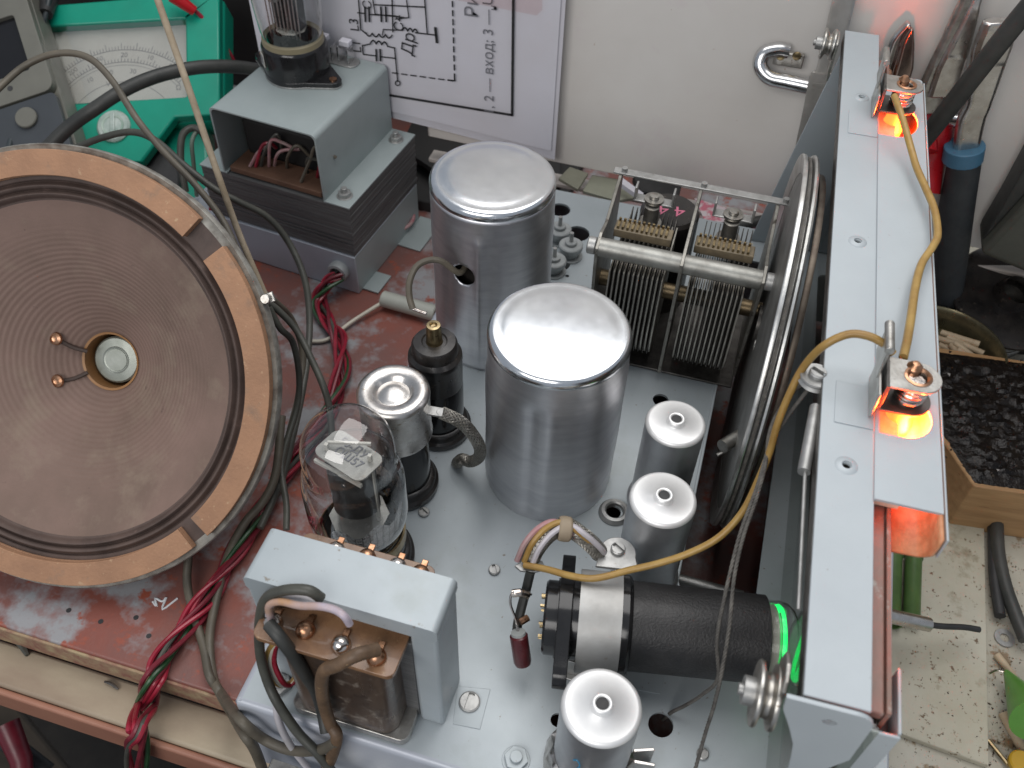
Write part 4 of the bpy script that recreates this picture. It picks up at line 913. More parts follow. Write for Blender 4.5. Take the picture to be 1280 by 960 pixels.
IY = -.34
def IP(px, py): v = U(px, py, y=PY+IY); return Vector((v.x, IY, v.z))
def line(m, pts, w):
    for a, b in zip(pts[:-1], pts[1:]):
        A, B = IP(*a), IP(*b); d = (B-A).normalized(); n = Vector((d.z, 0, -d.x))*w/2; e = d*w*.3
        m.add([tuple(A-e-n), tuple(B+e-n), tuple(B+e+n), tuple(A-e+n)], [(0, 1, 2, 3)])
        m.add([tuple(A-e-n+Vector((0, .012, 0))), tuple(B+e-n+Vector((0, .012, 0))), tuple(B+e+n+Vector((0, .012, 0))), tuple(A-e+n+Vector((0, .012, 0)))], [(0, 1, 2, 3)])
m = MB()
line(m, [(642, -40), (640, 144), (480, 118), (440, 112)], .14)
line(m, [(448, 0), (451, 37), (457, 42)], .07); line(m, [(466, 0), (469, 18), (505, 22)], .06); line(m, [(490, 0), (491, 40)], .07); line(m, [(530, -10), (534, 43)], .07)
line(m, [(508, 0), (511, 22), (494, 24)], .06); line(m, [(468, 6), (531, 9)], .07)
line(m, [(447, 16), (456, 17)], .07); line(m, [(461, 18), (474, 19)], .07); line(m, [(482, 19), (492, 20)], .07)
for x in (456, 461, 476, 482): line(m, [(x, 9), (x+.6, 27)], .10)
line(m, [(519, 41), (545, 44)], .07); line(m, [(544, 35), (546, 53)], .15)
def scal(m, x0, y0, x1, y1, n, w=.07, up=-1):
    P = []
    for i in range(n):
        for k in range(6):
            t = (i+k/6)/n; P.append((x0+(x1-x0)*t, y0+(y1-y0)*t+up*4*abs(math.sin(PI*k/6))))
    P.append((x1, y1)); line(m, P, w)
scal(m, 457, 41, 490, 44, 4, .07, 1); scal(m, 503, 38, 522, 41, 3); scal(m, 463, 54, 484, 57, 3)
line(m, [(478, 44), (479, 37), (503, 38)], .06)
line(m, [(453, 57), (454, 68), (470, 70)], .07); line(m, [(453, 57), (463, 55)], .07); line(m, [(484, 58), (493, 60), (497, 102)], .07); line(m, [(476, 71), (494, 73)], .07)
for x in (470, 475): line(m, [(x, 62), (x+.5, 76)], .10)
P = [(497+3*math.cos(t), 104+3*math.sin(t)) for t in [2*PI*i/12 for i in range(13)]]; line(m, P, .06)
for i in range(9):
    y = 2+i*11.3; line(m, [(565.4+i*.32, y), (565.6+i*.32, y+6.5)], .08)
for i in range(7):
    x = 490+i*11.6; line(m, [(x, 91+i*1.55), (x+7, 92+i*1.55)], .07)
line(m, [(568, 94), (568.5, 101), (560, 100)], .07)
obj('circuit_drawing', m, ink, pp, flat=True)
def ptext(s, px, py, size, rot, mat=ink, align='CENTER'):
    v = IP(px, py); mm = T(v.x, IY, v.z)@RX(90)@RZ(rot); text('lettering', s, size, mm, mat, pp, .004, align)
for s, px, py, sz, r in (('L3', 443, 31, .75, 93), ('L1', 446, 58, .75, 93), ('С4', 499, 29, .75, 88), ('Др', 511, 55, .95, 80), ('С2', 459, 2, .7, 93)): ptext(s, px, py, sz, r)
ptext('1, 2 — вход; 3 — U', 611, 72, .78, 91, ink_g); ptext('н', 617, 10, .5, 91, ink_g); ptext('Ри', 590, 8, 1.0, 91, ink_g)
m = MB(); a = IP(560, -6); b = IP(672, 14)
m.add([tuple(IP(520, -10)+Vector((0, -.03, 0))), tuple(IP(671, 19)+Vector((0, -.03, 0))), tuple(IP(678, 12)+Vector((0, -.03, 0))), tuple(IP(678, -30)+Vector((0, -.03, 0))), tuple(IP(520, -40)+Vector((0, -.03, 0)))], [(0, 1, 2, 3, 4)])
obj('tape_strip', m, GLASS('pinkish_tape', (.97, .90, .89), 1.4, .6), pp)

# hook and steel ruler-like tweezers on the wall
A = U(1050, 116, y=42.6); 
wh = thing('wall_hook', 'bright bent metal hook screwed to the white wall', 'hook', (0, 0, 0))
m = MB(); m.tube(smooth([U(1120, 128, y=42.4), U(1035, 113, y=42.4), U(985, 103, y=42.5), U(961, 97, y=42.7), U(950, 82, y=43.0), U(955, 67, y=43.3), U(972, 62, y=43.5), U(985, 64, y=43.6)]), .36, 16); obj('hook_rod', m, chrome, wh)
A = U(968, 68, y=43.7); B = U(1005, 73, y=43.7)
m = MB(); m.box(A.x, B.x, 43.35, 43.6, A.z-.35, A.z+.35); hpz = obj('fixing_plate', m, steel, wh, bevel=.05)
for px in (976, 996):
    v = U(px, 70, y=43.35); m = MB(); m.lathe([(.22, 0), (.18, .1), (0, .14)], axisframe((v.x, 43.35, v.z), (0, -1, 0)), 16); obj('screw', m, brass, hpz)
A = U(1058, -20, y=42.9); B = U(1034, 86, y=42.2); Cc = U(1030, 98, y=42.0); E_ = U(984, 262, y=41.2)
tw = thing('tweezers', 'long steel tweezers with ridged grip leaning behind the dial drum', 'tweezers', tuple(E_))
def strip_path(pts, w, th, side):
    n0 = len(pts); k = 6 if n0 > 2 else 1; P = smooth(pts, k); n = len(P); Wd = np.interp(np.linspace(0, n0-1, n), range(n0), w); vs = []; fs = []
    for i in range(n):
        d = (P[min(i+1, n-1)]-P[max(i-1, 0)]).normalized(); q = side-d*side.dot(d); q.normalize(); u = d.cross(q); a = Wd[i]/2; c = a*.72
        vs += [tuple(P[i]+v) for v in (-q*a-u*th*.4, -q*c-u*th, q*c-u*th, q*a-u*th*.4, q*a+u*th*.4, q*c+u*th, -q*c+u*th, -q*a+u*th*.4)]
    for i in range(n-1):
        for e in range(8): fs.append((i*8+e, i*8+(e+1) % 8, (i+1)*8+(e+1) % 8, (i+1)*8+e))
    fs += [tuple(range(7, -1, -1)), tuple((n-1)*8+e for e in range(8))]
    return MB().add(vs, fs)
sd_ = Vector(R[0]).normalized()
P = [p-E_ for p in (A, B, Cc, U(1012, 170, y=41.6), E_)]
twm = M('satin_tweezer_steel', (.52, .50, .47), (.42, .40, .37), .42, .7, 1, .1, 8)
obj('arm', strip_path(P, [.95, 1.0, 1.4, 1.2, .5], .06, sd_), twm, tw)
P2 = [p+Vector((.1, .35, -.1)) for p in P]; obj('arm', strip_path(P2, [.95, .9, .9, .6, .2], .05, sd_), nickel, tw)
m = MB(); d = (P[4]-P[2]).normalized(); s = (sd_-d*sd_.dot(d)).normalized(); u = d.cross(s); uu = u if u.dot(Vector(CAM)-E_) > 0 else -u
for k in range(15):
    c = P[2]+(P[4]-P[2])*(.04+k*.038)+uu*.07; w = .5*(1-k*.03)
    mm = Matrix((s, d, s.cross(d))).transposed().to_4x4(); mm.translation = c; m.box(-w, w, -.06, .06, -.03, .05, mm)
obj('grip_ridge', m, twm, tw)

# ------------------------------------------------------------------ multimeters top left
MF = facing(152, 78, 56, roll=3.5, tilt=-8, yaw=0)
mt = thing('analog_multimeter', 'green analog multimeter with pale scale window standing against the dark back', 'multimeter', MF)
m = MB(); m.plate([(-5.6, -3.9), (-3.6, -3.95), (-2.0, -6.2), (1.2, -6.4), (3.2, -3.7), (5.9, -3.7), (6.0, 4.3), (-5.3, 4.0)][::1], [rrect(-4.7, 3.9, -2.45, 2.6, .1)], -.8, 0); obj('face', m, green_p, mt, bevel=.12)
m = MB(); m.prism([(-5.6, -3.9), (5.9, -3.7), (6.05, 4.3), (-5.3, 4.0)], -3.0, -.82); m.prism([(-4.6, -11), (5.0, -11), (4.6, -3.6), (-4.4, -3.6)], -3.2, -1.6); obj('case', m, green_p, mt, bevel=.25, seg=3)
m = MB(); m.cyl(3.6, -1.6, -1.2, T(-.6, -7.2, 0), 40, ch=.1); m.cyl(1.5, -1.2, -.8, T(-.6, -7.2, 0), 24); obj('range_dial', m, rubber, mt)
m = MB(); m.box(-4.9, 4.1, -2.6, 2.8, -.79, -.7); dl = obj('scale_card', m, dialp, mt)
m = MB(); m.box(-4.75, 3.95, -2.5, 2.65, -.12, -.06); obj('window_pane', m, glass, mt)
def arcline(m, cx, cy, r, a0, a1, w, z=-.69):
    n = 40
    for i in range(n):
        p = []
        for a in (a0+(a1-a0)*i/n, a0+(a1-a0)*(i+1)/n):
            for rr in (r-w/2, r+w/2): p.append((cx+rr*math.cos(math.radians(a)), cy+rr*math.sin(math.radians(a)), z))
        m.add(p, [(0, 1, 3, 2)])
m = MB(); cy0 = -4.3
for r, w in ((5.5, .05), (4.7, .05), (4.5, .03), (3.4, .04)): arcline(m, -.3, cy0, r, 40, 140, w)
for r, k, l in ((5.5, 50, .25), (4.7, 40, .22)):
    for i in range(k+1):
        a = math.radians(42+96*i/k); ll = l*(1.8 if i % 5 == 0 else 1); c_, s_ = math.cos(a), math.sin(a); w = .022
        m.add([(-.3+r*c_-w*s_, cy0+r*s_+w*c_, -.69), (-.3+r*c_+w*s_, cy0+r*s_-w*c_, -.69), (-.3+(r+ll)*c_+w*s_, cy0+(r+ll)*s_-w*c_, -.69), (-.3+(r+ll)*c_-w*s_, cy0+(r+ll)*s_+w*c_, -.69)], [(0, 1, 2, 3)])
obj('scale_print', m, ink_l, dl, flat=True)
for s, a, r in (('200', 125, 5.2), ('50', 105, 5.15), ('20', 88, 5.15), ('10', 70, 5.2), ('5', 55, 5.2), ('10', 118, 4.1), ('20', 100, 4.1), ('30', 80, 4.1), ('40', 62, 4.1)):
    text('scale_number', s, .42, T(-.3+r*math.cos(math.radians(a)), cy0+r*math.sin(math.radians(a)), -.685)@RZ(a-90), ink_l, dl)
for s, x, y in (('DC V', -3.9, -1.2), ('AC V', -3.9, -1.8), ('V A', -.9, -1.0), ('Ω', 3.2, -1.5)): text('scale_number', s, .45, T(x, y, -.685), ink_l, dl)
m = MB(); m.cyl(1.0, -.2, .25, T(-.45, -4.1, 0), 40, ch=.12); kn = obj('zero_knob', m, clear_k, mt)
m = MB(); m.lathe([(.68, .26), (.66, .3), (.55, .28), (.5, .22), (0, .2)], T(-.45, -4.1, 0), 32); obj('knob_cap', m, M('green_tinted_knob', (.24, .38, .30), (.45, .5, .45), .2), kn)
m = MB(); m.box(-.6, -.3, -4.9, -3.3, .22, .34); obj('knob_bar', m, clear_k, kn, bevel=.05)
GF = facing(-2, 108, 53, roll=20, tilt=-8)
gm = thing('digital_multimeter', 'grey handheld multimeter with dark display at the left picture edge', 'multimeter', GF)
m = MB(); m.plate(rrect(-5, 3.0, -1.2, 7.5, .6), [rrect(-4.3, 2.0, .4, 4.0, .2)], -.6, 0); m.box(-4.9, 2.9, 5.0, 7.0, -2, -.62); obj('face', m, grey_p, gm, bevel=.1)
m = MB(); m.prism(rrect(-5.05, 3.05, -9, 7.45, .6), -2.6, -.62); obj('case', m, grey_p, gm, bevel=.2)
m = MB(); m.box(-4.4, 2.1, .3, 4.1, -.55, -.3); obj('display', m, M('lcd_black', (.01, .01, .012), None, .15), gm)
m = MB(); m.prism(rrect(-4.9, 2.9, -8.9, -1.3, .3), -.6, -.1); kp = obj('keypad', m, grey_pd, gm, bevel=.08)
for x in (-2.2, 1.0):
    m = MB(); m.cyl(.62, -.1, .15, T(x, -2.4, 0), 24, ch=.05); obj('button', m, grey_p, kp)
for k in range(6):
    m = MB(); m.box(-1.4+k*.55, -1.1+k*.55, 5.6, 7.2, 0, .18); obj('ridge', m, grey_p, gm, bevel=.03)
m = MB(); m.cyl(.16, -.02, .02, T(.6, -.35, 0), 12); obj('sensor_hole', m, rubber, gm)

# ------------------------------------------------------------------ wires
def wire(label, pts, r, mat, name='wire', cat='wire', k=8, n=10, world=False, tw=0, group=None):
    P = smooth(pts, k) if world else wpath(pts, k); o0 = P[0].copy(); P = [p-o0 for p in P]
    if tw:
        Ln = sum((P[i+1]-P[i]).length for i in range(len(P)-1)); Pd = dense(P, 3); m = MB()
        for q in range(3): m.tube(twist(Pd, 2*PI*q/3, r*.55, Ln*tw), r*.55, 6)
    else: m = MB().tube(P, r, n)
    o = obj(name, m, mat, ang=60); o.location = o0*K; return tag(o, label, cat, group)
wire('olive wire looping over green multimeter and down past speaker rim', [(-10, 118, 7), (30, 83, 7.5), (70, 67, 8), (108, 71, 8), (138, 98, 7.5), (172, 150, 6.5), (205, 190, 5.5), (245, 232, 4.5), (278, 275, 3.5), (300, 320, 2.6), (322, 358, 1.6), (345, 378, .5), (365, 400, -1), (378, 440, -2.5), (374, 490, -3.5), (362, 540, -4), (350, 590, -4.5)], .16, olive)
wire('olive wire passing behind speaker top then curving beside the grey box', [(92, 186, 3), (128, 172, 4), (165, 165, 4.5), (195, 176, 4.5), (232, 208, 4), (268, 236, 3.2), (300, 253, 2.5), (335, 272, 1.5), (362, 305, .2), (381, 350, -1), (387, 400, -2.2), (384, 450, -3), (376, 500, -3.6), (366, 545, -4), (352, 600, -4.8), (325, 660, -5.2)], .17, olive2)
wire('grey olive wire crossing from speaker terminal towards glass tube', [(332, 376, 2.2), (350, 390, 1.6), (372, 415, .8), (392, 455, 0), (405, 485, -.6), (412, 512, -1.5), (416, 560, -3)], .16, olive2)
wire('short olive wire looping from speaker lug along the rim', [(336, 384, 2.0), (350, 410, 1.0), (366, 428, 0), (374, 470, -1.5), (371, 510, -2.6), (356, 560, -3.4), (352, 590, -3.8), (358, 630, -4.0), (358, 662, -4.3)], .15, olive2)
wire('thick olive wire running down from speaker rim over the bench edge', [(352, 520, -2), (345, 590, -3.2), (330, 625, -4), (305, 655, -4.8), (283, 700, -5.4), (268, 760, -5.6), (262, 800, -5.6), (266, 845, -5.75), (276, 868, -5.7), (290, 893, -6.9), (304, 915, 'y9.2'), (320, 940, 'y9.0'), (338, 990, 'y8.9')], .19, olive)
wire('pale olive wire emerging under speaker and curving to terminal strip', [(236, 690, -4.8), (234, 730, -5.4), (243, 770, -5.6), (255, 810, -5.6), (262, 845, -5.5), (278, 868, -5.45), (298, 897, 'y9.25'), (330, 924, 'y9.1'), (365, 938, 'y9.05'), (400, 937, 'y9.05'), (420, 927, 'y9.1')], .18, olive)
wire('thick grey wire looping over front corner of the transformer', [(402, 748, 'y10.75'), (385, 738, 'y10.7'), (355, 738, 'y10.6'), (333, 748, 'y10.5'), (325, 775, 'y10.4'), (325, 815, 'y10.2'), (334, 850, 'y9.9'), (348, 880, 'y9.5'), (372, 915, 'y9.2'), (400, 945, 'y8.9'), (430, 985, 'y8.6')], .16, olive2)
wire('second thin white wire looping under the transformer bracket lip', [(396, 754, 'y10.75'), (370, 746, 'y10.7'), (345, 750, 'y10.55'), (336, 764, 'y10.4'), (337, 785, 'y10.3')], .1, white_w)
wire('white and lilac wire arching over transformer solder joints', [(340, 778, 'y10.2'), (336, 758, 'y10.3'), (350, 752, 'y10.35'), (375, 757, 'y10.3'), (400, 758, 'y10.3'), (418, 762, 'y10.3'), (430, 770, 'y10.2'), (437, 780, 'y10.2')], .11, M('lilac_insulation', (.46, .40, .46), (.45, .25, .12), .4, 0, 1.2))
wire('black sleeved lead running from left terminal down the winding', [(336, 780, 'y10.0'), (350, 797, 'y9.75'), (366, 818, 'y9.7'), (380, 840, 'y9.75'), (394, 862, 'y9.9'), (402, 885, 'y9.9'), (408, 915, 'y9.4')], .2, rubber_g)
wire('brown varnished sleeve bending from right terminal to chassis edge', [(472, 812, 'y10.2'), (445, 819, 'y9.75'), (422, 831, 'y9.5'), (406, 838, 'y9.45'), (402, 855, 'y9.5'), (405, 880, 'y9.55'), (413, 905, 'y9.4'), (421, 920, 'y9.2'), (415, 945, 'y9.0'), (405, 968, 'y8.9')], .2, cloth_w)
wire('white wire hanging from transformer to lower left terminal strip', [(345, 870, 'y9.7'), (348, 900, 'y9.3'), (362, 930, 'y9.1'), (385, 960, 'y9')], .12, white_w)
for i, (mt_, o) in enumerate(((yellow, 0), (cream_w, 5), (redw, 10))):
    lab = ('yellow', 'cream', 'red')[i]
    wire('%s wire of small tied loop left of the transformer winding' % lab, [(352-o*.3, 797, 3.6), (338+o*.6, 810, 3.0), (333+o, 830, 2.2), (343+o, 852, 1.4), (358+o*.4, 856, 1.0), (370, 845, 1.2), (372-o*.2, 820, 2.0), (362-o*.2, 800, 3.0)], .095, mt_)
# crimson and green harness
base = [(424, 343, -4.6), (408, 356, -4.9), (398, 378, -5.5), (408, 402, -5.6), (424, 425, -5.6), (428, 455, -5.6), (420, 490, -5.6), (400, 530, -5.6), (372, 570, -5.5), (345, 615, -5.5), (318, 655, -5.5), (288, 700, -5.5), (262, 740, -5.5), (236, 778, -5.5), (208, 820, -5.5), (190, 850, -5.55), (180, 884, -7.05), (175, 912, 'y9.15'), (172, 940, 'y8.95'), (170, 990, 'y8.8')]
hp_ = dense(wpath(base, 8), 2)
o0 = hp_[0].copy(); hs = thing('twisted_harness', 'crimson and green twisted wire harness crossing the red bench', 'wiring harness', tuple(o0))
hp_ = [p-o0 for p in hp_]
Lh_ = sum((hp_[i+1]-hp_[i]).length for i in range(len(hp_)-1))
rnd = random.Random(3)
redd = M('dark_crimson_insulation', (.20, .018, .032), (.12, .012, .02), .35, 0, 1, .1, 6, spots=((.3, .2, .2), .3, .7, .05))
for q in range(8):
    ph = rnd.random()*6; k1, k2 = rnd.uniform(.05, .12), rnd.uniform(.04, .09)
    P = twist(hp_, 2*PI*q/8, .27, Lh_/rnd.choice((8.5, 9.5)))
    P = [p+Vector((.16*math.sin(i*k1+ph), .10*math.cos(i*k2+ph), .09*math.sin(i*k2*1.3+ph))) for i, p in enumerate(P)]
    obj('strand', MB().tube(P, .108, 8), (redw, redd, greenw, redw, redd, redw, olive2, redd)[q], hs)
# string from above to speaker lug
wire('taut tan twine running from top edge down to speaker terminal', [(193, -12, 13), (235, 108, 10), (268, 205, 7.2), (298, 290, 4.6), (331, 368, 2.4)], .14, twine, 'twine', 'twine')
wire('thick black cable arching across green multimeter to the transformer', [(45, 200, 1), (85, 160, 2.5), (120, 135, 3.5), (158, 111, 4), (200, 94, 4.2), (250, 84, 4), (300, 84, 3.4), (345, 92, 2.6)], .36, rubber_g, 'cable', 'cable')
wire('thin slate probe lead hanging over the grey multimeter', [(64, -20, 4), (58, 15, 3), (44, 60, 1.5), (30, 110, .5), (16, 165, -.5), (6, 210, -1)], .17, M('slate_lead', (.035, .045, .05), None, .45), 'probe_lead', 'probe lead')
wire('red probe lead beside the green multimeter', [(205, -10, 4), (222, 0, 3.5), (242, 12, 3), (262, 32, 2), (282, 58, .6), (296, 84, -.8)], .13, redw, 'probe_lead', 'probe lead')
P = [U(215, -6, 4.0), U(243, 14, 3.0)]
m = MB(); m.rod(Vector((0, 0, 0)), P[1]-P[0], .42, 16, .3); o = obj('probe_boot', m, redpl); o.location = P[0]*K; tag(o, 'red ribbed plug boot at the top edge of green multimeter', 'plug boot')
P = [U(66, -20, 3.4), U(57, 18, 2.9)]
m = MB(); m.rod(Vector((0, 0, 0)), P[1]-P[0], .62, 16, .4); o = obj('probe_boot', m, rubber); o.location = P[0]*K; tag(o, 'black ribbed plug boot above the grey multimeter', 'plug boot')
wire('small olive loop hanging between green multimeter and bracket', [(232, 240, -2), (226, 200, -.5), (228, 170, .5), (240, 160, .7), (252, 165, .5), (262, 185, -.5)], .2, olive2)
wire('thin green-grey wire beside olive loop left of the bracket', [(246, 245, -3), (242, 205, -1), (240, 178, .2), (246, 165, .5), (256, 166, .2)], .12, M('pale_green_ins', (.17, .21, .17), None, .5))
wire('red wire running down between green multimeter and laminated core', [(275, 205, -.5), (268, 225, -1.5), (265, 245, -2.5), (263, 275, -4)], .13, redw)
# yellow dial lamp wires
wire('yellow wire snaking up between the two lamp holders', [(1129, 447, 12.1), (1134, 425, 12.0), (1139, 395, 11.9), (1144, 360, 11.7), (1152, 330, 11.6), (1166, 308, 11.6), (1172, 292, 11.6), (1168, 262, 11.6), (1157, 235, 11.6), (1146, 210, 11.6), (1140, 190, 11.7), (1133, 165, 12), (1126, 142, 12.3), (1118, 120, 12.4)], .125, yellow)
wire('yellow wire drooping from lower lamp holder to the black tube socket', [(1116, 442, 12.2), (1105, 430, 12.4), (1085, 420, 12.5), (1060, 418, 12.4), (1030, 432, 12), (1005, 458, 11), (988, 490, 10.2), (972, 530, 9.2), (962, 565, 8.2), (948, 600, 7.4), (928, 640, 6.4), (898, 672, 5.6), (860, 692, 5.0), (820, 705, 4.6), (785, 713, 4.3), (755, 721, 4.1), (735, 723, 4.0), (710, 719, 3.8), (685, 712, 3.6), (655, 706, 3.4)], .115, yellow)
wire('cream wire and its grey capacitor lead across the red bench', [(385, 427, -5.8), (410, 424, -5.8), (440, 402, -5.7), (478, 378, -5.5)], .11, cream_w)
p1, p2 = U(478, 373, -5.4), U(545, 392, -5.4)
gc = thing('tubular_capacitor', 'pale grey tubular capacitor lying on red bench left of rear can', 'capacitor', tuple(p1)); m = MB(); m.cyl(.46, 0, (p2-p1).length, axisframe((0, 0, 0), p2-p1), 24, ch=.06); obj('body', m, M('pale_capacitor_grey', (.42, .43, .38), (.36, .37, .33), .5), gc)
wire('thin red and white wire curling on red bench behind transformer', [(462, 300, -5.8), (485, 292, -5.6), (508, 284, -5.4), (517, 272, -5.3), (512, 262, -5.2), (500, 256, -5)], .12, pinkw)
# dial cord
wire('twisted dial cord from guide wheel over drum down to near pulley side', [(1020, 478, 10.7), (1000, 482, 10.2), (985, 498, 9.6), (970, 520, 8.8), (961, 545, 8.4), (957, 580, 8.0), (945, 625, 7.5), (930, 668, 7.1), (918, 720, 6.6), (912, 780, 6), (903, 835, 5), (893, 880, 3.8), (882, 915, 2.5), (868, 965, 1)], .06, cord_m, 'string', 'cord', tw=3.0)
wire('second dial cord dropping into the round chassis hole', [(1012, 484, 10.6), (985, 520, 9.4), (962, 558, 8.3), (946, 610, 7.6), (925, 668, 7.0), (906, 745, 6.2), (896, 800, 5.2), (897, 848, 3.6), (878, 868, 2.2), (856, 882, 1.0), (840, 890, .3), (828, 900, -1)], .06, cord_m, 'string', 'cord', tw=3.0)

# terminal strip below chassis front
P = U(385, 945, -2.6)
ts = thing('terminal_strip', 'tinned terminal strip with dark solder lugs below the front chassis edge', 'terminal strip', (P.x+.9, 8.8, -3.1))
m = MB(); m.box(-2.2, 3.4, -.9, .3, -.1, .05); obj('strip', m, steel, ts, bevel=.03)
for k in range(4):
    m = MB(); m.lathe([(.3, .05), (.3, .2), (.18, .35), (0, .38)], T(-1.4+k*1.2, -.3, 0), 16); obj('solder_lug', m, steel_dark if k else zinc, ts)
p = U(232, 752, -6); 
m = MB()
for P in ([(191, 752), (196, 758), (194, 748), (203, 752), (208, 747), (203, 762), (222, 748)],):
    m.tube(wpath([(a, b, -5.99) for a, b in P], 3), .05, 6)
o = obj('scratch_mark', m, chalk, bo); 
for px, py in ((86, 763), (126, 777), (170, 772), (186, 795)):
    v = U(px, py, -6); m = MB(); m.cyl(.11, -6.02, -5.985, T(v.x, v.y, 0), 12); obj('screw_hole', m, rubber, bo)
# debris on ledge
for px, py, lab in ((24, 800, 'twisted dark chip with pale stalk on the bench ledge'), (137, 855, 'tiny rusty crumb on the bench ledge')):
    v = U(px, py, -7.55); m = MB(); m.tube(smooth([Vector((-.9, .2, .1)), Vector((-.3, .1, .2)), Vector((.2, -.1, .12)), Vector((.8, -.5, .05))] if px < 100 else [Vector((-.2, 0, .1)), Vector((.1, 0, .12)), Vector((.5, -.1, .05))], 4), (lambda t: .1+.12*math.sin(PI*t)) if px < 100 else (lambda t: .05+.03*math.sin(PI*t)), 6)
    o = obj('chip', m, olive2 if px < 100 else steel_dark); o.location = v*K; tag(o, lab, 'debris')
# red object and cable below bench
v0, v1 = U(8, 905, -22), U(30, 990, -24)
rc = thing('plastic_tool', 'red plastic handle in the dark below the bench', 'tool handle', tuple(v0)); m = MB(); m.tube([Vector((0, 0, 0)), (v1-v0)*.5+Vector((.4, 0, 0)), v1-v0], lambda t: .7-.2*t, 14); obj('handle', m, redd, rc)
wire('black cord crossing the dark corner below the bench', [(-20, 915, -24), (20, 935, -24), (60, 965, -25)], .5, rubber, 'cord', 'cord')

# ------------------------------------------------------------------ right hand side
# wood block with burnt rosin
B0 = U(1218, 608, -3.3); 
wb = thing('rosin_block', 'pine block crusted with black burnt rosin, right of the dial frame', 'wood block', T(B0.x, B0.y, -6.6)@RZ(7))
m = MB(); m.box(-2.6, 8, 0, 8.6, 0, 3.9); m = MB()
m.prism([(0, 0), (9, 0), (9, 8.4), (-1.6, 8.8), (-1.9, 4.5)], 0, 3.3); obj('block', m, woodm, wb, bevel=.08)
# lumpy crust
NX = 60; vs = []; rn = random.Random(5)
from mathutils import noise as mn
NY = 56
for j in range(NY+1):
    for i in range(NX+1):
        u, w = i/NX, j/NY; x = -1.6*(min(w*2, 1))+u*(9.0+1.7*min(w*2, 1)); y = .15+w*8.3
        e = min(u*8, w*8, (1-w)*8, 1)
        h = 3.29+e*(.12+.36*abs(mn.noise(Vector((x*1.7, y*1.7, 0))))+.22*abs(mn.noise(Vector((x*4, y*4, 3))))+.10*mn.noise(Vector((x*10, y*10, 5))))
        vs.append((x, y, h))
fs = [(j*(NX+1)+i, j*(NX+1)+i+1, (j+1)*(NX+1)+i+1, (j+1)*(NX+1)+i) for j in range(NY) for i in range(NX)]
obj('rosin_crust', MB().add(vs, fs), tar, wb, ang=30)
m = MB()
for k in range(150):
    x = rn.uniform(-1.2, 8.5); y = rn.uniform(.3, 8.3); s = rn.uniform(.03, .13)
    mm = T(x, y, 3.65+.1*rn.random())@Euler((rn.random()*6, rn.random()*6, rn.random()*6)).to_matrix().to_4x4()
    m.add([(-s, -s*.6, 0), (s, -s*.5, .3*s), (.2*s, s, 0), (0, 0, s)], [(0, 2, 1), (0, 1, 3), (1, 2, 3), (2, 0, 3)], mm)
obj('rosin_chips', m, tarchip, wb, flat=True, kind='stuff')
# tin with sticks
v = U(1180, 433, -3.3)
tn = thing('round_tin', 'round olive tin lid holding pale sticks behind the pine block', 'tin', (v.x, v.y, -6.6))
m = MB(); Rt = 3.0; m.lathe([(0, 2.0), (Rt-.15, 2.0), (Rt-.1, 3.2), (Rt, 3.35), (Rt+.12, 3.3), (Rt+.1, 3.15), (Rt, 3.1), (Rt, 0), (0, 0)], n=72); obj('tin_body', m, tinm, tn)
rn = random.Random(11); s0 = None
sticks = [(1186, 430, 30), (1196, 440, -35), (1205, 432, -20), (1200, 450, -48), (1210, 448, -40), (1190, 452, 20), (1183, 445, -10), (1198, 425, -22), (1215, 455, -42), (1188, 462, -60), (1204, 462, -25), (1178, 425, -15), (1222, 462, -35), (1180, 455, 40)]
for k, (px, py, a) in enumerate(sticks):
    v = U(px, py, -4.2)
    if s0 is None or True:
        lab = 'pale stick with pink tip lying among others in the round tin' if k % 3 == 0 else 'plain pale stick lying among others in the round tin'
        s_ = thing('pale_stick', lab, 'stick', T(v.x, v.y, -4.4+.12*(k % 5)+.1*(k > 6))@RZ(a+rn.uniform(-15, 15))@RY(rn.uniform(-6, 6)), 'sticks in the round tin')
        m = MB(); m.cyl(.17, -.95, .75, RY(90), 12); obj('stem', m, stick_m, s_); m = MB(); m.cyl(.18, .75, 1.0, RY(90), 12); obj('tip', m, pinkt if k % 3 == 0 else stick_m, s_); s0 = s_
# solder spool
SPF = axisframe(U(1262, 372, -3.2), (0.1, -.35, .9))
so_ = thing('solder_spool', 'black plastic spool of solder wire in shade behind the tin', 'spool', SPF)
m = MB(); m.lathe([(.8, .0), (3.1, .0), (3.15, .08), (3.1, .2), (2.2, .25), (1.0, .2), (.8, 1.0)], n=56); obj('upper_flange', m, bake_d, so_)
m = MB(); m.lathe([(.8, -3.0), (3.1, -3.0), (3.1, -2.8), (.8, -2.8)], n=56); obj('lower_flange', m, bake_d, so_)
m = MB(); m.tube([Vector(((2.5+.05*math.sin(i*.37))*math.cos(i*2*PI/24), (2.5+.05*math.sin(i*.37))*math.sin(i*2*PI/24), -2.75+2.7*i/(24*18))) for i in range(24*18+1)], .09, 6); m.cyl(2.45, -2.9, .0, n=40); obj('solder_winding', m, M('lead_solder', (.30, .29, .26), (.12, .11, .10), .35, .9, .5), so_)
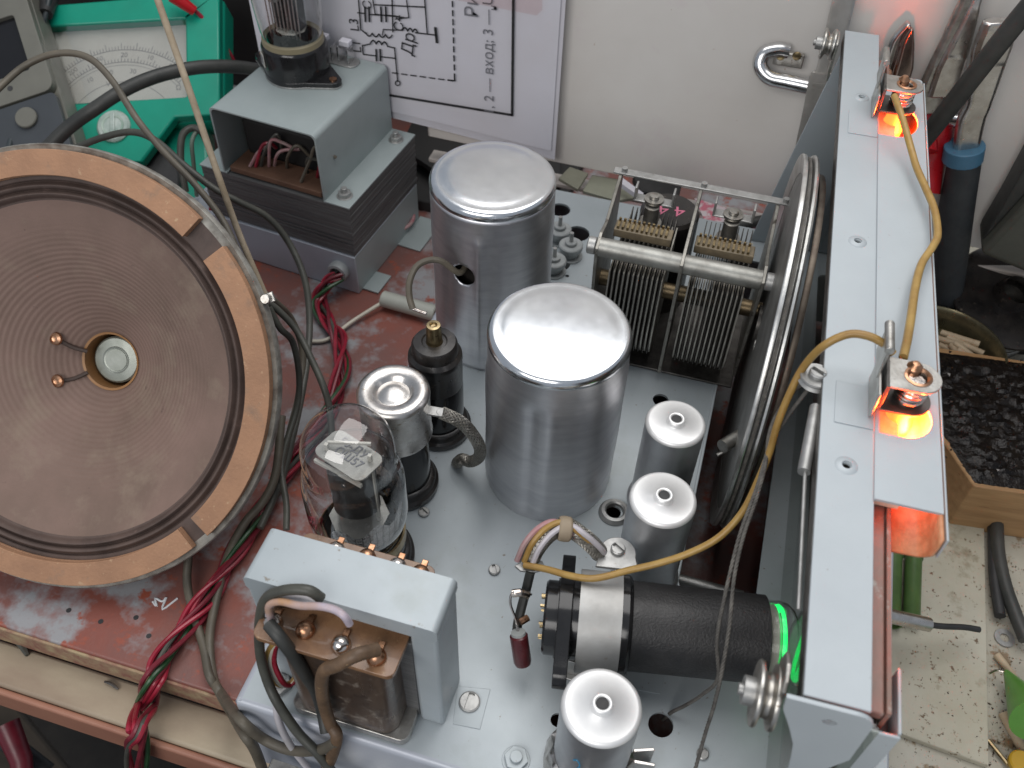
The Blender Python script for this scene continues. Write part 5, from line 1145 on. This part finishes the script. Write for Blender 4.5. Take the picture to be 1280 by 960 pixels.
# grey case with tan label
Pc = U(1224, 318, y=40.6)
gcs = thing('grey_case', 'dark grey metal instrument case with tan label at right edge', 'instrument case', T(*Pc)@RY(14))
m = MB(); m.box(0, 14, 0, 2.6, 0, 15); obj('case', m, boxgrey, gcs, bevel=.3, seg=3)
m = MB(); m.prism([(1.9, 3.3), (2.9, 6.6), (9, 6.6), (9, 2.4), (2.2, 2.4)], -.06, -.005, XZ); obj('tan_label', m, tan, gcs)
m = MB(); m.prism([(0, .3), (-.4, 2.4), (-1.9, 9), (-2.3, 15), (0, 15)], .7, 2.5, XZ); obj('side_flange', m, rubber_g, gcs, bevel=.1)
# pliers with blue band
a_, b_ = U(1195, 330, y=42.60), U(1208, 195, y=42.35)
p0 = a_.copy()
pl = thing('wire_stripper', 'tool with charcoal grip and blue band standing behind dial frame', 'pliers', tuple(p0))
r_ = lambda *ps: [p-p0 for p in ps]
m = MB(); m.tube(smooth(r_(U(1176, 420, y=42.60), U(1186, 340, y=42.42), U(1195, 265, y=42.35), U(1207, 195, y=42.27)), 6), lambda t: .75+.12*math.sin(PI*t), 18); obj('grip', m, charcoal, pl)
m = MB(); m.rod(*r_(U(1203, 200, y=42.35), U(1206, 182, y=42.34)), .92, 20); obj('blue_band', m, bluep, pl, bevel=.05)
m = MB(); P = r_(U(1207, 190, y=42.35), U(1214, 150, y=42.29), U(1224, 125, y=42.26), U(1240, 60, y=42.20), U(1252, 25, y=42.17)); obj('steel_jaw', strip_path(P, [1.2, 1.3, 1.2, 1.7, 1.5], .3, sd_), nickel, pl, bevel=.08)
m = MB(); P = r_(U(1212, 130, y=42.38), U(1232, 75, y=42.35), U(1244, 30, y=42.35)); obj('inner_jaw', strip_path(P, [1.0, 1.3, 1.2], .25, sd_), steel, pl, bevel=.05)
m = MB()
for k in range(9): 
    c = U(1228+k*1.4, 78-k*5, y=43.15)-p0; m.rod(c-sd_*.42, c+sd_*.3, .05, 6)
obj('jaw_tooth', m, steel_dark, pl)
# long nose pliers with red handles
p0 = U(1150, 200, y=42.90)
ln = thing('long_nose_pliers', 'long nose pliers with red handles leaning behind upper lamp holder', 'pliers', tuple(p0))
m = MB(); P = r_(U(1161, 140, y=42.90), U(1172, 100, y=42.90), U(1190, 50, y=42.90), U(1206, 5, y=42.90), U(1212, -15, y=42.90)); obj('jaw', strip_path(P, [1.6, 1.5, 1.0, .6, .5], .25, sd_), steel, ln, bevel=.08)
m = MB(); P = r_(U(1176, 120, y=42.75), U(1188, 85, y=42.75), U(1204, 45, y=42.80), U(1218, 5, y=42.85), U(1224, -15, y=42.90)); obj('jaw', strip_path(P, [1.3, 1.3, .9, .5, .4], .22, sd_), nickel, ln, bevel=.08)
m = MB(); m.cyl(.35, 0, .9, axisframe(U(1185, 148, y=42.90)-p0, Vector((1, -.4, .2))), 20); obj('pivot', m, chrome, ln)
m = MB(); m.tube(smooth(r_(U(1178, 140, y=43.15), U(1172, 165, y=43.15), U(1160, 195, y=43.15), U(1150, 240, y=42.20)), 6), lambda t: .6+.35*t, 14); obj('handle', m, redpl, ln)
m = MB(); m.tube(smooth(r_(U(1158, 120, y=43.20), U(1154, 150, y=43.20), U(1150, 190, y=42.17)), 6), lambda t: .4+.4*t, 14); obj('handle', m, redpl, ln)
# cutters jaw reflecting lamp
p0 = U(1118, 100, y=42.90)
ct = thing('side_cutters', 'polished cutter jaws reflecting red lamp light near frame end', 'cutters', tuple(p0))
m = MB(); P = r_(U(1110, 112, y=42.90), U(1116, 80, y=42.90), U(1124, 50, y=42.90), U(1136, 28, y=42.90)); obj('jaw', strip_path(P, [.9, .95, .8, .2], .2, sd_), chrome, ct, bevel=.06)
m = MB(); P = r_(U(1120, 115, y=42.66), U(1129, 85, y=42.66), U(1134, 55, y=42.66), U(1139, 34, y=42.72)); obj('jaw', strip_path(P, [.9, .9, .6, .15], .2, sd_), M('red_reflection_jaw', (.42, .33, .3), (.3, .2, .17), .22, 1, 1), ct, bevel=.06)  # second jaw: red lamp reflection painted into its metal colour
m = MB(); m.tube(r_(U(1102, 92, y=42.00), U(1106, 130, y=42.00)), .45, 12); obj('joint', m, copper, ct)
# black cable on the right
wire('thick black cable slanting in front of the tools at top right', [(1300, -8, 'y39.5'), (1262, 38, 'y39.6'), (1225, 85, 'y39.8'), (1190, 130, 'y40'), (1160, 168, 'y40.2'), (1130, 205, 'y40.5')], .42, rubber_g, 'cable', 'cable')
# green resistors and sleeve
for k, (a, b, lab) in enumerate((((1117, 692, -5.9), (1115, 780, -5.9), 'left green enamel resistor beside the dial frame'), ((1142, 694, -5.9), (1139, 778, -5.9), 'right green enamel resistor with flared end on cream board'))):
    A, B = U(*a), U(*b); t = thing('green_resistor', lab, 'resistor', tuple(A), 'green resistors on the cream board')
    Lr = (B-A).length; m = MB(); m.lathe([(0, 0), (.30, 0), (.42, .06), (.42, .16), (.37, .22), (.37, Lr-.3), (.42, Lr-.2), (.43, Lr), (.33, Lr+.02), (.30, Lr-.1), (0, Lr-.1)], axisframe((0, 0, 0), B-A), 28); obj('body', m, greenres, t)
A, B = U(1095, 766, -3.6), U(1162, 781, -4.4)
ps = thing('shaft_stub', 'short steel spindle with black sleeved wire sticking out of dial frame', 'spindle', tuple(A)); m = MB(); m.cyl(.30, 0, (B-A).length, axisframe((0, 0, 0), B-A), 22, ch=.05); obj('spindle', m, nickel, ps)
E2 = [B-A, U(1180, 783, -4.6)-A, U(1205, 784, -4.9)-A, U(1224, 787, -5.1)-A]; m = MB(); m.tube(smooth(E2), .13, 10); obj('sleeved_wire', m, rubber, ps)
# cable, cone, bits at the right edge
wire('black cable draped along the right edge of the cream table', [(1246, 655, -5.9), (1248, 690, -5.9), (1256, 730, -5.9), (1268, 765, -5.9), (1282, 800, -5.9)], .3, rubber_g, 'cable', 'cable')
wire('second black cable lying straight beside the draped one', [(1241, 660, -6.1), (1243, 720, -6.1), (1250, 770, -6.1)], .24, rubber, 'cable', 'cable')
v = U(1265, 850, -5.6); m = MB(); A = U(1258, 840, -5.9); B = U(1295, 900, -4.6); gk = thing('green_plastic_cone', 'bright green plastic cone lying at the right picture edge', 'cone', tuple(A))
m.rod((0, 0, 0), B-A, .12, 24, 1.0); obj('cone', m, greencone, gk); m = MB(); m.tube(smooth([Vector((0, 0, 0)), U(1245, 838, -6)-A, U(1236, 842, -6)-A]), .05, 6); obj('wire_tail', m, solder, gk)
for k, (px, py, a, lab) in enumerate(((1257, 833, -50, 'short tan pencil-like bit lying among crumbs below the cable'), (1266, 915, -65, 'tan wooden peg at the lower right table edge'))):
    v = U(px, py, -6.45); t = thing('wooden_peg', lab, 'peg', T(v.x, v.y, -6.42)@RZ(a)); m = MB(); m.rod((-.55-.2*k, 0, 0), (.55+.2*k, 0, 0), .17+.06*k, 14, .12+.05*k); obj('peg', m, stick_m, t)
v = U(1256, 797, -6.5); o = obj('washer', MB().lathe([(.2, 0), (.42, 0), (.42, .08), (.2, .08)], n=28, close=True), zinc); o.location = (v.x*K, v.y*K, -6.58*K); tag(o, 'small steel washer lying beside the black cable end', 'washer')
A, B = U(1235, 925, -6.4), U(1262, 958, -6.4); o = obj('pin', MB().rod((0, 0, 0), B-A, .09, 8), brass); o.location = A*K; tag(o, 'long thin brass pin lying at lower right corner', 'pin')
v = U(1275, 956, -6.3); o = obj('yellow_disc', MB().cyl(.5, 0, .3, n=28, ch=.06), M('yellow_plastic', (.5, .3, .02), None, .4)); o.location = v*K; tag(o, 'yellow plastic disc cut by the lower right corner', 'disc')
# crumbs
m = MB(); rn = random.Random(9)
for k in range(520):
    if k < 200: px, py, z = rn.gauss(1180, 50), rn.uniform(690, 960), -6.3
    else: px, py, z = rn.gauss(1258, 14), rn.uniform(700, 960), -6.58
    if z > -6.5 and px > 1222+(py-690)*.03: z = -6.58
    v = U(px, py, z); s = abs(rn.gauss(0, .022))+.012
    if v.x < 9.4: continue
    mm = T(v.x, v.y, z+.01)@Euler((rn.random()*6, rn.random()*6, rn.random()*6)).to_matrix().to_4x4()
    m.add([(-s, -s*.6, 0), (s*2, -s*.5, .3*s), (.2*s, s, 0), (0, 0, s)], [(0, 2, 1), (0, 1, 3), (1, 2, 3), (2, 0, 3)], mm)
tag(obj('solder_crumbs', m, M('dark_crumb', (.05, .035, .025), (.30, .22, .14), .4, 0, .5, ramp=(.45, .55)), flat=True, kind='stuff'), 'dark crumbs and metal bits scattered over cream board', 'crumbs')
# scraps behind the chassis between wall and capacitor
def scrap(name, pts, z, th, mat, label, cat):
    q = [U(a, b, z) for a, b in pts]; c = sum(q, Vector())/len(q); m = MB(); m.prism([(v.x-c.x, v.y-c.y) for v in q], 0, th)
    o = obj(name, m, mat, bevel=.02); o.location = (c.x*K, c.y*K, z*K); return tag(o, label, cat)
scrap('metal_scrap', [(698, 226), (712, 212), (735, 220), (722, 240)], -1.2, .2, M('khaki_metal', (.33, .33, .26), None, .4, .4), 'khaki metal scrap with hole behind the chassis', 'scrap')
scrap('metal_scrap', [(728, 242), (740, 222), (775, 228), (800, 250), (770, 254)], -1.6, .2, M('pale_khaki', (.42, .43, .34), None, .4, .3), 'pale khaki bracket scrap behind capacitor frame', 'scrap')
scrap('white_stick', [(772, 232), (778, 228), (804, 247), (800, 252)], -.8, .3, paper_w, 'white plastic stick lying behind black coil', 'stick')
scrap('red_printed_card', [(868, 248), (965, 278), (968, 300), (880, 275)], -1.0, .04, M('red_mottled_card', (.66, .58, .60), (.60, .18, .24), .6, 0, .5, ramp=(.45, .55)), 'white card mottled with pink print behind capacitor', 'card')
scrap('black_scrap', [(790, 228), (850, 242), (845, 256), (800, 248)], -1.4, .5, rubber, 'black plastic piece tucked under the wall edge', 'scrap')
wire('dark cable passing under the wall edge behind dial drum', [(900, 285, -1), (930, 280, -.6), (960, 274, -.4), (1000, 262, -.4)], .3, rubber_g, 'cable', 'cable')
scrap('grey_tray', [(500, 190), (520, 150), (700, 190), (700, 240), (560, 230)], -4.5, .4, darkm, 'dark tray in the gap below hanging paper', 'tray')
v = U(520, 290, -5.9)
